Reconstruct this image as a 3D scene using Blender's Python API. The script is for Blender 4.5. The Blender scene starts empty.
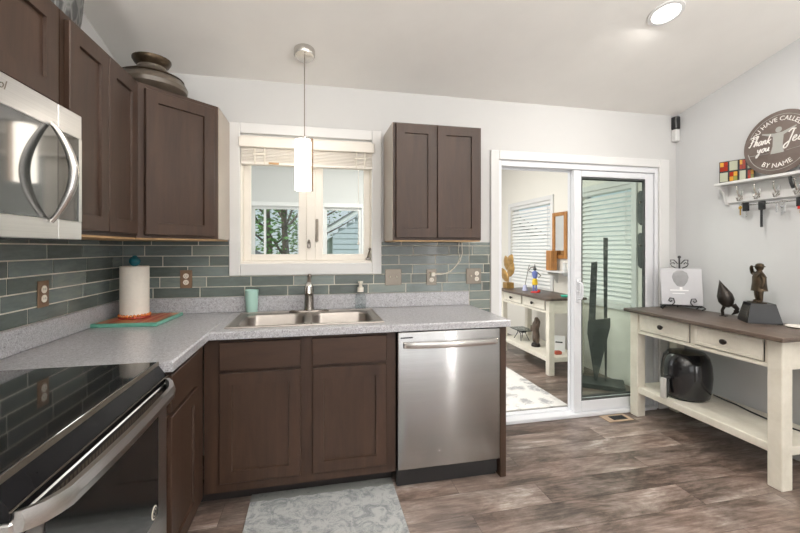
import bpy, bmesh, math, random
from mathutils import Vector, Matrix
random.seed(7)
PI = math.pi
S = bpy.context.scene
COL = S.collection

# ------------------------------------------------------------------ camera, world, light, exposure
cd = bpy.data.cameras.new('camera'); cam = bpy.data.objects.new('camera', cd); COL.objects.link(cam)
cam.location = (0, -2.74, 1.329); cam.rotation_euler = (PI/2, 0, -0.2149)
cd.sensor_width = 36; cd.lens = 394.5/800*36; cd.shift_y = -0.0229; cd.clip_start = .02
S.camera = cam
S.view_settings.view_transform = 'Standard'; S.view_settings.look = 'None'
S.view_settings.gamma = 1; S.view_settings.exposure = -0.36; S.view_settings.use_curve_mapping = False
try:
    S.cycles.use_denoising = True; S.cycles.max_bounces = 10; S.cycles.diffuse_bounces = 5
    S.cycles.transparent_max_bounces = 16; S.cycles.sample_clamp_indirect = 6
except Exception: pass

W = bpy.data.worlds.new('sky'); S.world = W; W.use_nodes = True
nt = W.node_tree; bg = nt.nodes['Background']
sky = nt.nodes.new('ShaderNodeTexSky'); sky.sky_type = 'HOSEK_WILKIE'; sky.turbidity = 4
sky.sun_direction = (-.5, -.3, .8); sky.ground_albedo = .3
mx = nt.nodes.new('ShaderNodeMixRGB'); mx.inputs[0].default_value = .55; mx.inputs[2].default_value = (.9, .95, 1, 1)
nt.links.new(sky.outputs[0], mx.inputs[1]); nt.links.new(mx.outputs[0], bg.inputs[0]); bg.inputs[1].default_value = 1.6

def area(name, loc, rot, sx, sy, power, col=(1, 1, 1), shape='RECTANGLE', spread=PI):
    l = bpy.data.lights.new(name, 'AREA'); l.shape = shape; l.size = sx; l.size_y = sy; l.energy = power; l.color = col; l.spread = spread
    o = bpy.data.objects.new(name, l); COL.objects.link(o); o.location = loc; o.rotation_euler = rot
    return o
area('rear_opening_fill', (.9, -6.3, 1.4), (PI/2, 0, 0), 3.0, 2.0, 42, (1, .98, .96))  # added area light in the unseen rear window opening, fills the kitchen
area('dishwasher_streak_light', (2.75, -6.28, 1.25), (PI/2, 0, 0), .2, 1.9, 30, (1, .98, .96))  # added to put a vertical streak on the dishwasher front
area('sunroom_side_fill', (-1.75, 1.3, 1.55), (0, -PI/2, 0), 1.7, 1.4, 34, (1, .99, .97))  # added fill in the unseen left opening, brightens the sunroom
area('sunroom_top_fill', (.9, 1.7, 2.72), (0, 0, 0), 1.6, 1.2, 84, (1, .975, .93))  # unseen overhead light added to brighten the sunroom
for k, (x, y) in enumerate(((1.93, -.895), (-.1, -1.55), (1.0, -2.3), (2.2, -2.5), (.2, -3.6), (1.8, -4.2))):  # first sits at the recessed light; the others are unseen, added fill
    zc = 2.436 + .24*min(-y, 3.2) - .24*max(-y - 3.2, 0)
    area('downlight_and_fill', (x, y, zc - .028), (0, 0, 0), .13, .13, (16, 8, 14, 7, 7, 7)[k], (1, .95, .89), 'DISK')
area('ceiling_uplight_fill', (1.9, -3.9, 1.75), (PI, 0, 0), .35, .35, 170, (1, .975, .94), 'DISK')  # unseen uplight added behind the camera to brighten the ceiling
area('ceiling_uplight_fill', (-.6, -3.6, 1.75), (PI, 0, 0), .35, .35, 125, (1, .965, .92), 'DISK')  # second added uplight for the ceiling, on the left
sun = bpy.data.lights.new('sun', 'SUN'); sun.energy = 4.0; sun.angle = .05; so = bpy.data.objects.new('sun', sun); COL.objects.link(so)
so.location = (-5, 8, 9); so.rotation_euler = (math.radians(38), math.radians(-30), 0)

# ------------------------------------------------------------------ materials
def nm(name):
    m = bpy.data.materials.new(name); m.use_nodes = True
    return m, m.node_tree, m.node_tree.nodes['Principled BSDF']
def L(t, a, b): t.links.new(a, b)
def coords(t, scale, kind='Object', rot=(0, 0, 0)):
    if kind == 'Position':
        g = t.nodes.new('ShaderNodeNewGeometry'); src = g.outputs['Position']
    else:
        g = t.nodes.new('ShaderNodeTexCoord'); src = g.outputs[kind]
    mp = t.nodes.new('ShaderNodeMapping'); mp.inputs['Scale'].default_value = scale; mp.inputs['Rotation'].default_value = rot
    L(t, src, mp.inputs[0]); return mp.outputs[0]
def noise(t, vec, scale, detail=4, rough=.55, dist=0):
    n = t.nodes.new('ShaderNodeTexNoise'); n.inputs['Scale'].default_value = scale; n.inputs['Detail'].default_value = detail
    n.inputs['Roughness'].default_value = rough; n.inputs['Distortion'].default_value = dist
    if vec: L(t, vec, n.inputs['Vector'])
    return n.outputs['Fac']
def ramp(t, fac, stops, interp='LINEAR'):
    r = t.nodes.new('ShaderNodeValToRGB'); e = r.color_ramp.elements; r.color_ramp.interpolation = interp
    while len(e) > 1: e.remove(e[-1])
    e[0].position = stops[0][0]; e[0].color = (*stops[0][1], 1)
    for p, c in stops[1:]:
        q = e.new(p); q.color = (*c, 1)
    L(t, fac, r.inputs[0]); return r.outputs[0]
def bump(t, b, h, strength=.2, dist=.01):
    n = t.nodes.new('ShaderNodeBump'); n.inputs['Strength'].default_value = strength; n.inputs['Distance'].default_value = dist
    L(t, h, n.inputs['Height']); L(t, n.outputs[0], b.inputs['Normal'])
def lin(r, g, b):
    f = lambda v: (v/255/12.92) if v/255 <= .04045 else ((v/255 + .055)/1.055)**2.4
    return (f(r), f(g), f(b))
def mul(c, k): return tuple(min(1, v*k) for v in c)
def plain(name, c, rough=.5, metal=0, var=.06, scale=9, coat=0, bmp=0, kind='Object'):
    m, t, b = nm(name)
    v = coords(t, (1, 1, 1), kind); n = noise(t, v, scale)
    L(t, ramp(t, n, [(.3, mul(c, 1 - var)), (.7, mul(c, 1 + var))]), b.inputs['Base Color'])
    b.inputs['Roughness'].default_value = rough; b.inputs['Metallic'].default_value = metal
    b.inputs['Coat Weight'].default_value = coat; b.inputs['Coat Roughness'].default_value = .08
    if bmp: bump(t, b, noise(t, v, scale*14, 3), bmp, .004)
    return m
def wood(name, dark, light, scale=(14, 14, 1.4), rough=.42, kind='Object', coat=0):
    m, t, b = nm(name)
    v = coords(t, scale, kind); n = noise(t, v, 2.2, 7, .62, .6); n2 = noise(t, coords(t, tuple(s*4 for s in scale), kind), 3, 3)
    mxn = t.nodes.new('ShaderNodeMath'); mxn.operation = 'MULTIPLY_ADD'; L(t, n2, mxn.inputs[0]); mxn.inputs[1].default_value = .25; L(t, n, mxn.inputs[2])
    L(t, ramp(t, mxn.outputs[0], [(.4, dark), (.85, light)]), b.inputs['Base Color'])
    b.inputs['Roughness'].default_value = rough; b.inputs['Coat Weight'].default_value = coat; b.inputs['Coat Roughness'].default_value = .2
    bump(t, b, n, .05, .003)
    return m
def emit(name, c, s):
    m, t, b = nm(name)
    n = noise(t, coords(t, (1, 1, 1)), 3)
    L(t, ramp(t, n, [(.3, c), (.7, mul(c, .97))]), b.inputs['Emission Color'])
    b.inputs['Base Color'].default_value = (*c, 1); b.inputs['Emission Strength'].default_value = s; b.inputs['Roughness'].default_value = .3
    return m
def glass(name, tint, refl=.04, rough=0.0):
    m, t, b = nm(name); out = t.nodes['Material Output']
    tr = t.nodes.new('ShaderNodeBsdfTransparent'); gl = t.nodes.new('ShaderNodeBsdfGlossy'); gl.inputs['Roughness'].default_value = rough
    n = noise(t, coords(t, (1, 1, 1)), 2); L(t, ramp(t, n, [(0, tint), (1, mul(tint, .985))]), tr.inputs[0])
    fr = t.nodes.new('ShaderNodeFresnel'); 
    gg = t.nodes.new('ShaderNodeNewGeometry'); io = t.nodes.new('ShaderNodeMath'); io.operation = 'MULTIPLY_ADD'   # thin pane: same index from both sides
    L(t, gg.outputs['Backfacing'], io.inputs[0]); io.inputs[1].default_value = 1/1.3 - 1.3; io.inputs[2].default_value = 1.3; L(t, io.outputs[0], fr.inputs[0])
    ms = t.nodes.new('ShaderNodeMixShader'); L(t, fr.outputs[0], ms.inputs[0]); L(t, tr.outputs[0], ms.inputs[1]); L(t, gl.outputs[0], ms.inputs[2]); L(t, ms.outputs[0], out.inputs[0])
    return m
def brushed(name, c, rough, axis, aniso=.75):
    m, t, b = nm(name)
    sc = {'x': (1.2, 260, 260), 'z': (260, 260, 1.2), 'y': (260, 1.2, 260)}[axis]
    n = noise(t, coords(t, sc), 1.0, 3)
    L(t, ramp(t, n, [(.3, mul(c, .93)), (.7, mul(c, 1.05))]), b.inputs['Base Color'])
    b.inputs['Metallic'].default_value = 1; b.inputs['Roughness'].default_value = rough
    b.inputs['Anisotropic'].default_value = aniso; b.inputs['Anisotropic Rotation'].default_value = .25
    tg = t.nodes.new('ShaderNodeTangent'); tg.direction_type = 'RADIAL'; tg.axis = 'Z'
    L(t, tg.outputs[0], b.inputs['Tangent'])
    return m

M = {}
M['wall_sun'] = plain('sunroom_wall_paint', lin(232, 229, 221), .85, var=.015, scale=3)
M['wall'] = plain('wall_paint', lin(202, 202, 201), .85, var=.015, scale=3, bmp=.08)
M['wall_r'] = plain('grey_wall_paint', lin(206, 207, 208), .85, var=.015, scale=3, bmp=.08)
M['ceil'] = plain('ceiling_paint', lin(238, 236, 232), .9, var=.02, scale=4, bmp=.15)
M['white'] = plain('white_trim_paint', lin(221, 221, 220), .4, var=.01)
M['vinyl'] = plain('white_vinyl', lin(228, 230, 234), .35, var=.01)
M['cream'] = plain('cream_window_wood', lin(238, 233, 224), .4, var=.02)
M['cab'] = wood('dark_stained_maple', lin(49, 35, 27), lin(69, 50, 39), (9, 9, 1.1), .42, coat=.0)
M['cabh'] = wood('dark_stained_maple_crossgrain', lin(49, 35, 27), lin(69, 50, 39), (1.1, 1.1, 9), .42, coat=.0)
for k_ in ('cab', 'cabh'): M[k_].node_tree.nodes['Principled BSDF'].inputs['Specular IOR Level'].default_value = .38
M['cabdark'] = plain('toe_kick_black', lin(38, 33, 31), .6)
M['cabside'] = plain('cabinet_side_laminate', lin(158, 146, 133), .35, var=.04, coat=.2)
M['maple'] = wood('unfinished_maple', lin(170, 132, 88), lin(200, 164, 118), (9, 1.5, 9), .5)
M['steel'] = brushed('brushed_steel', (.44, .435, .43), .24, 'x', .85)
M['steel_y'] = brushed('brushed_steel_bright', (.66, .65, .64), .28, 'y', .5)
M['chrome'] = plain('satin_nickel', (.62, .6, .57), .22, 1, .03)
M['sink'] = plain('sink_steel', (.36, .33, .305), .42, 1, .05, 20)
M['nickel'] = plain('brushed_dark_nickel', (.25, .225, .20), .25, 1, .05)
M['blackglass'] = plain('black_glass', (.008, .008, .009), .04, 0, .1, coat=.6)
M['ovenglass'] = plain('oven_glass', (.012, .013, .013), .08, 0, .1, coat=.4)
M['panelblack'] = plain('black_control_panel', (.007, .007, .008), .22, 0, .1); M['panelblack'].node_tree.nodes['Principled BSDF'].inputs['Specular IOR Level'].default_value = .12
M['black'] = plain('black_plastic', (.012, .012, .013), .3, 0, .1)
M['blackmat'] = plain('matte_black_metal', (.025, .025, .028), .5, .3, .1)
M['bronze'] = plain('aged_bronze', lin(72, 60, 46), .38, .75, .35, 25)
M['darkfig'] = plain('dark_patinated_figure', lin(46, 40, 36), .3, .4, .3, 25)
M['console'] = wood('cream_painted_wood', lin(218, 212, 197), lin(236, 231, 218), (3, 3, 3), .5)
M['consoletop'] = wood('weathered_brown_top', lin(66, 55, 48), lin(104, 90, 80), (16, 1.3, 16), .38)
M['plate'] = plain('pewter_cover_plate', lin(130, 122, 112), .38, .8, .04)
M['plateb'] = plain('brown_cover_plate', lin(128, 102, 80), .4, .4, .04)
M['ivory'] = plain('ivory_plastic', lin(234, 228, 215), .35)
M['paper'] = plain('paper_towel', lin(232, 226, 216), .95, 0, .03, 60, bmp=.3)
M['mint'] = plain('mint_plastic', lin(172, 208, 198), .35, 0, .02)
M['teal'] = plain('teal_glazed', lin(25, 105, 120), .2, 0, .25, 40, coat=.4)
M['tealedge'] = plain('teal_resin', lin(96, 160, 140), .3, 0, .15, 30, coat=.4)
M['boardwood'] = wood('striped_hardwood', lin(120, 60, 38), lin(205, 140, 84), (30, 2, 30), .35)
M['boardred'] = plain('padauk_red', lin(165, 60, 45), .4, 0, .2, 30)
M['beads'] = plain('amber_beads', lin(205, 120, 50), .2, 0, .5, 90, coat=.5)
M['clear'] = glass('clear_plastic', (.93, .95, .95))
M['doorglass'] = glass('green_tinted_glass', (.935, .965, .945))
M['winglass'] = glass('window_glass', (.95, .97, .96))
M['lampglass'] = emit('lit_opal_glass', (1, .93, .82), 9)
M['canlight'] = emit('lit_lens', (1, .97, .93), 8)
M['slat'] = plain('blind_slat', lin(236, 236, 234), .5, 0, .02)
M['gold'] = plain('antique_gold', lin(176, 140, 84), .35, .7, .25, 14)
M['oak'] = wood('honey_oak', lin(150, 98, 48), lin(196, 142, 82), (12, 12, 2), .4)
M['slate'] = plain('dark_slate', lin(72, 75, 74), .6, 0, .25, 12)
M['red'] = plain('red_glaze', lin(200, 48, 40), .3)
M['yellow'] = plain('yellow_paint', lin(235, 195, 40), .35)
M['blue'] = plain('blue_paint', lin(110, 125, 190), .35)
M['turq'] = plain('turquoise_glass', lin(80, 190, 165), .2)
M['signbrown'] = wood('brown_sign_board', lin(94, 82, 76), lin(116, 104, 98), (30, 3, 3), .6)
M['signwhite'] = plain('white_sign_paint', lin(235, 232, 228), .6)
M['signgrey'] = plain('grey_sign_paint', lin(165, 165, 160), .6)
M['vase'] = plain('stoneware_brown', lin(84, 75, 65), .32, .1, .35, 12, coat=.3)
M['brass'] = plain('brass_key', lin(190, 150, 70), .3, 1)
M['siding'] = plain('grey_siding', lin(176, 186, 192), .6)
M['roof'] = plain('grey_shingle', lin(105, 105, 108), .9, 0, .25, 40)
M['leaf'] = plain('leaf_green', lin(84, 128, 56), .6, 0, .45, 2)
M['leaf2'] = plain('leaf_light_green', lin(124, 160, 84), .6, 0, .4, 2)
M['bark'] = plain('bark', lin(92, 80, 70), .9, 0, .3, 20)
M['lawn'] = plain('lawn', lin(96, 132, 66), .9, 0, .25, 6)
M['pend_strip'] = plain('bronze_strip', lin(120, 98, 78), .35, .6)
M['picture'] = None

def ceiling_z(y): return 2.436 + .24*min(-y, 3.2) - .24*max(-y - 3.2, 0)

# tile: colour by island
m, t, b = nm('glazed_tile'); g = t.nodes.new('ShaderNodeNewGeometry')
n = noise(t, coords(t, (5, 5, 22), 'Position'), 2.2, 4, .6, .8)
ad = t.nodes.new('ShaderNodeMath'); ad.operation = 'MULTIPLY_ADD'; L(t, n, ad.inputs[0]); ad.inputs[1].default_value = .55
ad2 = t.nodes.new('ShaderNodeMath'); ad2.operation = 'MULTIPLY'; L(t, g.outputs['Random Per Island'], ad2.inputs[0]); ad2.inputs[1].default_value = .6
L(t, ad2.outputs[0], ad.inputs[2])
L(t, ramp(t, ad.outputs[0], [(.2, lin(72, 79, 75)), (.5, lin(91, 100, 96)), (.7, lin(104, 115, 114)), (.9, lin(124, 131, 124))]), b.inputs['Base Color'])
b.inputs['Roughness'].default_value = .24; b.inputs['Coat Weight'].default_value = .12; bump(t, b, n, .12, .004); M['tile'] = m
M['grout'] = plain('grout', lin(214, 208, 196), .9)

# speckled laminate
m, t, b = nm('speckled_laminate'); v = coords(t, (1, 1, 1), 'Position')
n1 = noise(t, v, 170, 2, .8); n2 = noise(t, v, 60, 3, .7)
ad = t.nodes.new('ShaderNodeMath'); ad.operation = 'MULTIPLY_ADD'; L(t, n2, ad.inputs[0]); ad.inputs[1].default_value = .5; L(t, n1, ad.inputs[2])
L(t, ramp(t, ad.outputs[0], [(.5, lin(108, 105, 107)), (.66, lin(156, 155, 159)), (.8, lin(178, 178, 182)), (.98, lin(204, 204, 208))]), b.inputs['Base Color'])
b.inputs['Roughness'].default_value = .3; b.inputs['Coat Weight'].default_value = .15; M['counter'] = m

# vinyl plank floor
m, t, b = nm('vinyl_plank_floor'); v = coords(t, (1, 1, 1), 'Position')
br = t.nodes.new('ShaderNodeTexBrick'); L(t, v, br.inputs['Vector'])
br.offset = .37; br.inputs['Color1'].default_value = (0, 0, 0, 1); br.inputs['Color2'].default_value = (1, 1, 1, 1); br.inputs['Mortar'].default_value = (.5, .5, .5, 1)
br.inputs['Scale'].default_value = 1; br.inputs['Mortar Size'].default_value = .0012; br.inputs['Brick Width'].default_value = 1.22; br.inputs['Row Height'].default_value = .18
sp = t.nodes.new('ShaderNodeSeparateColor'); L(t, br.outputs['Color'], sp.inputs[0])
cmb = t.nodes.new('ShaderNodeCombineXYZ'); mm = t.nodes.new('ShaderNodeMath'); mm.operation = 'MULTIPLY'; mm.inputs[1].default_value = 37; L(t, sp.outputs[0], mm.inputs[0])
L(t, mm.outputs[0], cmb.inputs[2]); L(t, mm.outputs[0], cmb.inputs[0])
va = t.nodes.new('ShaderNodeVectorMath'); L(t, v, va.inputs[0]); L(t, cmb.outputs[0], va.inputs[1])
mp = t.nodes.new('ShaderNodeMapping'); mp.inputs['Scale'].default_value = (1.3, 3.6, 1); L(t, va.outputs[0], mp.inputs[0])
big = noise(t, mp.outputs[0], 1.7, 10, .72, .35)
mp2 = t.nodes.new('ShaderNodeMapping'); mp2.inputs['Scale'].default_value = (3, 40, 1); L(t, va.outputs[0], mp2.inputs[0])
fine = noise(t, mp2.outputs[0], 2, 5, .6)
a1 = t.nodes.new('ShaderNodeMath'); a1.operation = 'MULTIPLY_ADD'; L(t, fine, a1.inputs[0]); a1.inputs[1].default_value = .28; L(t, big, a1.inputs[2])
a2 = t.nodes.new('ShaderNodeMath'); a2.operation = 'MULTIPLY_ADD'; L(t, sp.outputs[0], a2.inputs[0]); a2.inputs[1].default_value = .10; L(t, a1.outputs[0], a2.inputs[2])
hue = noise(t, va.outputs[0], 2.1, 3)
colr = ramp(t, a2.outputs[0], [(.52, lin(56, 47, 42)), (.62, lin(92, 79, 72)), (.71, lin(120, 105, 97)), (.80, lin(146, 132, 124)), (.93, lin(192, 185, 179))])
hm_ = t.nodes.new('ShaderNodeMixRGB'); hm_.blend_type = 'MULTIPLY'; hm_.inputs[0].default_value = .8; L(t, colr, hm_.inputs[1]); L(t, ramp(t, hue, [(.38, (.94, 1.0, 1.02)), (.62, (1.03, .97, .94))]), hm_.inputs[2]); colr = hm_.outputs[0]
mxm = t.nodes.new('ShaderNodeMixRGB'); L(t, br.outputs['Fac'], mxm.inputs[0]); L(t, colr, mxm.inputs[1]); mxm.inputs[2].default_value = (*lin(66, 54, 48), 1)
L(t, mxm.outputs[0], b.inputs['Base Color']); b.inputs['Roughness'].default_value = .3; bump(t, b, a1.outputs[0], .12, .004); M['floor'] = m

def rugmat(name, base, pat, sc, thr=.5, vw=.5):
    m, t, b = nm(name); v = coords(t, (1, 1, 1), 'Position')
    vo = t.nodes.new('ShaderNodeTexVoronoi'); vo.inputs['Scale'].default_value = sc; L(t, v, vo.inputs['Vector'])
    n = noise(t, v, sc*1.4, 5, .7, 1.5); n2 = noise(t, v, 140, 2)
    a = t.nodes.new('ShaderNodeMath'); a.operation = 'MULTIPLY_ADD'; L(t, vo.outputs['Distance'], a.inputs[0]); a.inputs[1].default_value = vw; L(t, n, a.inputs[2])
    a3 = t.nodes.new('ShaderNodeMath'); a3.operation = 'MULTIPLY_ADD'; L(t, n2, a3.inputs[0]); a3.inputs[1].default_value = .25; L(t, a.outputs[0], a3.inputs[2])
    L(t, ramp(t, a3.outputs[0], [(thr, pat), (thr + .2, base)]), b.inputs['Base Color'])
    b.inputs['Roughness'].default_value = .95; bump(t, b, n2, .5, .004); return m
M['rug'] = rugmat('woven_grey_rug', lin(178, 180, 180), lin(132, 137, 139), 9, .52, .05)
M['rug2'] = rugmat('white_patterned_rug', lin(228, 226, 222), lin(168, 168, 170), 8, .70)

# picture print: pale grey with a soft balloon/glass shape is built as mesh; background print
M['print'] = plain('grey_photo_print', lin(186, 186, 190), .3, 0, .08, 5)
M['printdark'] = plain('grey_photo_ink', lin(128, 128, 130), .3, 0, .25, 9)
M['printwhite'] = plain('white_photo_ink', lin(240, 240, 240), .3)

# ------------------------------------------------------------------ mesh helpers
ORG = {}
class MB:
    def __init__(s): s.bm = bmesh.new()
    def box(s, x0, x1, y0, y1, z0, z1, bev=0, seg=1, mat=None):
        bm = bmesh.new(); bmesh.ops.create_cube(bm, size=1)
        for v in bm.verts:
            v.co = Vector((x0 + (v.co.x + .5)*(x1 - x0), y0 + (v.co.y + .5)*(y1 - y0), z0 + (v.co.z + .5)*(z1 - z0)))
        if bev: bmesh.ops.bevel(bm, geom=bm.edges[:], offset=bev, segments=seg, affect='EDGES', profile=.5)
        return s.merge(bm, mat)
    def merge(s, bm, mat=None):
        if mat is not None: bm.transform(mat)
        me = bpy.data.meshes.new('tmp'); bm.to_mesh(me); bm.free(); s.bm.from_mesh(me); bpy.data.meshes.remove(me); return s
    def prism(s, poly, d, bev=0, mat=None):     # poly: 3D points; d: extrusion vector
        bm = bmesh.new(); vs = [bm.verts.new(p) for p in poly]; f = bm.faces.new(vs)
        r = bmesh.ops.extrude_face_region(bm, geom=[f]); 
        for v in r['geom']:
            if isinstance(v, bmesh.types.BMVert): v.co += Vector(d)
        bmesh.ops.recalc_face_normals(bm, faces=bm.faces[:])
        if bev: bmesh.ops.bevel(bm, geom=bm.edges[:], offset=bev, segments=1, affect='EDGES', profile=.5)
        return s.merge(bm, mat)
    def cyl(s, p0, p1, r0, r1=None, n=20, bev=0):
        r1 = r0 if r1 is None else r1; p0 = Vector(p0); p1 = Vector(p1); ax = (p1 - p0)
        q = ax.to_track_quat('Z', 'Y').to_matrix().to_4x4(); h = ax.length
        prof = [(0, 0), (r0, 0), (r1, h), (0, h)] if not bev else [(0, 0), (r0 - bev, 0), (r0, bev), (r1, h - bev), (r1 - bev, h), (0, h)]
        return s.lathe(prof, n, Matrix.Translation(p0) @ q)
    def lathe(s, prof, n=28, mat=None, sx=1, sy=1):
        bm = bmesh.new(); rings = []
        for r, z in prof:
            if r < 1e-6: rings.append([bm.verts.new((0, 0, z))])
            else: rings.append([bm.verts.new((r*math.cos(2*PI*k/n)*sx, r*math.sin(2*PI*k/n)*sy, z)) for k in range(n)])
        for a, b in zip(rings, rings[1:]):
            for k in range(n):
                k2 = (k + 1) % n
                if len(a) == 1 and len(b) == 1: break
                if len(a) == 1: bm.faces.new((a[0], b[k2], b[k]))
                elif len(b) == 1: bm.faces.new((a[k], a[k2], b[0]))
                else: bm.faces.new((a[k], a[k2], b[k2], b[k]))
        bmesh.ops.recalc_face_normals(bm, faces=bm.faces[:])
        return s.merge(bm, mat)
    def tube(s, pts, r, n=8, mat=None, close=True):
        pts = [Vector(p) for p in pts]; rs = r if isinstance(r, (list, tuple)) else [r]*len(pts)
        bm = bmesh.new(); rings = []; up = None
        for i, p in enumerate(pts):
            d = (pts[min(i + 1, len(pts) - 1)] - pts[max(i - 1, 0)]).normalized()
            if up is None: up = Vector((0, 0, 1)) if abs(d.z) < .9 else Vector((1, 0, 0))
            u = (up - d*up.dot(d)).normalized(); w = d.cross(u); up = u
            rings.append([bm.verts.new(p + (u*math.cos(2*PI*k/n) + w*math.sin(2*PI*k/n))*rs[i]) for k in range(n)])
        for a, b in zip(rings, rings[1:]):
            for k in range(n): bm.faces.new((a[k], a[(k + 1) % n], b[(k + 1) % n], b[k]))
        if close: bm.faces.new(rings[0][::-1]); bm.faces.new(rings[-1])
        bmesh.ops.recalc_face_normals(bm, faces=bm.faces[:])
        return s.merge(bm, mat)
    def ball(s, c, r, sc=(1, 1, 1), n=16, mat=None):
        bm = bmesh.new(); bmesh.ops.create_uvsphere(bm, u_segments=n, v_segments=max(6, n*2//3), radius=r)
        for v in bm.verts: v.co = Vector((v.co.x*sc[0], v.co.y*sc[1], v.co.z*sc[2])) + Vector(c)
        return s.merge(bm, mat)
    def text(s, body, size, mat, shear=0, ext=.0015, bend=None):
        cu = bpy.data.curves.new('t', 'FONT'); cu.body = body; cu.size = size; cu.shear = shear; cu.extrude = ext; cu.align_x = 'CENTER'; cu.align_y = 'CENTER'
        cu.resolution_u = 3
        o = bpy.data.objects.new('t', cu); COL.objects.link(o); dg = bpy.context.evaluated_depsgraph_get(); dg.update()
        me = bpy.data.meshes.new_from_object(o.evaluated_get(dg)); bpy.data.objects.remove(o); bpy.data.curves.remove(cu)
        bm = bmesh.new(); bm.from_mesh(me); bpy.data.meshes.remove(me)
        if bend:
            R, sgn = bend
            for v in bm.verts:
                a = v.co.x/R; rr = R + sgn*v.co.y
                v.co = Vector((rr*math.sin(a), sgn*rr*math.cos(a), v.co.z))
        return s.merge(bm, mat)
    def build(s, name, mat, parent=None, smooth=True, local=False):
        bm = s.bm; me = bpy.data.meshes.new(name)
        xs = [v.co for v in bm.verts]
        lo = Vector((min(v.x for v in xs), min(v.y for v in xs), min(v.z for v in xs))); hi = Vector((max(v.x for v in xs), max(v.y for v in xs), max(v.z for v in xs)))
        o0 = Vector(((lo.x + hi.x)/2, (lo.y + hi.y)/2, lo.z))
        for v in bm.verts: v.co -= o0
        if smooth:
            for f in bm.faces: f.smooth = True
            for e in bm.edges:
                if len(e.link_faces) == 2 and e.calc_face_angle(0) > math.radians(32): e.smooth = False
        bm.to_mesh(me); bm.free(); me.materials.append(mat)
        o = bpy.data.objects.new(name, me); COL.objects.link(o)
        if parent is not None: o.parent = parent; o.location = o0 - ORG.get(parent.name, Vector((0, 0, 0)))
        else: o.location = o0
        ORG[o.name] = o0
        return o
def tag(o, label=None, cat=None, group=None, kind=None):
    if label: o['label'] = label
    if cat: o['category'] = cat
    if group: o['group'] = group
    if kind: o['kind'] = kind
    return o
def empty(name, loc, label=None, cat=None, group=None, kind=None, rz=0, local=False):
    o = bpy.data.objects.new(name, None); COL.objects.link(o); o.location = loc; o.rotation_euler = (0, 0, rz); o.empty_display_size = .05
    ORG[o.name] = Vector((0, 0, 0)) if local else Vector(loc)
    return tag(o, label, cat, group, kind)
def copy_tree(o, parent=None):
    c = o.copy(); COL.objects.link(c)
    if parent is not None: c.parent = parent
    for ch in list(o.children): copy_tree(ch, c)
    return c
def bx(name, mat, parent, *a, bev=0, **k): return MB().box(*a, bev=bev).build(name, mat, parent, **k)
def arc(c, r, a0, a1, n, plane='xz', s=(1, 1)):
    out = []
    for k in range(n + 1):
        a = a0 + (a1 - a0)*k/n; u, v = r*math.cos(a)*s[0], r*math.sin(a)*s[1]
        out.append({'xz': (c[0] + u, c[1], c[2] + v), 'xy': (c[0] + u, c[1] + v, c[2]), 'yz': (c[0], c[1] + u, c[2] + v)}[plane])
    return out

# ------------------------------------------------------------------ room shell
XL, XR = -1.155, 2.968
WX0, WX1, WZ0, WZ1 = -.475, .41, 1.225, 2.07      # kitchen window opening
DX0, DX1, DZ1 = 1.355, 2.79, 1.995                 # sliding door opening
def struct(name, mb, mat, parent=None):
    o = mb.build(name, mat, parent)
    if parent is None: o['kind'] = 'structure'
    return o
struct('floor', MB().box(-1.9, 3.1, -6.3, 3.3, -.1, 0), M['floor'])
mb = MB()
mb.box(-1.155, WX0, 0, .13, 0, 2.8).box(WX1, DX0, 0, .13, 0, 2.8).box(DX1, 2.968, 0, .13, 0, 2.8)
mb.box(WX0, WX1, 0, .13, 0, WZ0).box(WX0, WX1, 0, .13, WZ1, 2.8).box(DX0, DX1, 0, .13, DZ1, 2.8)
wall_back = struct('wall_back', mb, M['wall'])
wall_left = struct('wall_left', MB().box(-1.3, XL, -6.3, .13, 0, 3.5), M['wall'])
wall_right = struct('wall_right', MB().box(XR, 3.1, -6.3, 0.13, 0, 3.5), M['wall_r'])
mb = MB()   # sloped ceiling, ridge behind the camera
mb.prism([(-1.155, 0, 2.436), (-1.155, -3.2, 3.204), (-1.155, -6.3, 2.46), (-1.155, -6.3, 2.6), (-1.155, -3.2, 3.36), (-1.155, 0, 2.6)], (XR + 1.155, 0, 0))
struct('ceiling', mb, M['ceil'])
mb = MB(); mb.box(XL, -.7, -6.3, -6.2, 0, 3.4).box(2.5, 2.63, -6.3, -6.2, 0, 3.4).box(2.87, XR, -6.3, -6.2, 0, 3.4).box(2.63, 2.87, -6.3, -6.2, 2.3, 3.4).box(2.63, 2.87, -6.3, -6.2, 0, .25).box(-.7, 2.5, -6.3, -6.2, 2.3, 3.4).box(-.7, 2.5, -6.3, -6.2, 0, .25)  # narrow slot on the right added to hold the dishwasher streak light
struct('wall_rear', mb, M['wall'])
w = empty('window_6', (.9, -6.2, .25), kind='structure'); mb = MB()
for x in (-.7, .34, 1.39, 2.43): mb.box(x, x + .07, -6.24, -6.18, .25, 2.3)
mb.box(-.7, 2.5, -6.24, -6.18, .25, .32).box(-.7, 2.5, -6.24, -6.18, 2.23, 2.3); mb.build('window_frame', M['white'], w)
struct('baseboard_right', MB().box(XR - .014, XR, -6.2, -.02, 0, .095, .003), M['white'])
struct('baseboard_rear_door', MB().box(2.885, XR - .014, -.014, 0, 0, .095, .003), M['white']).name = 'baseboard_back'

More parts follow.
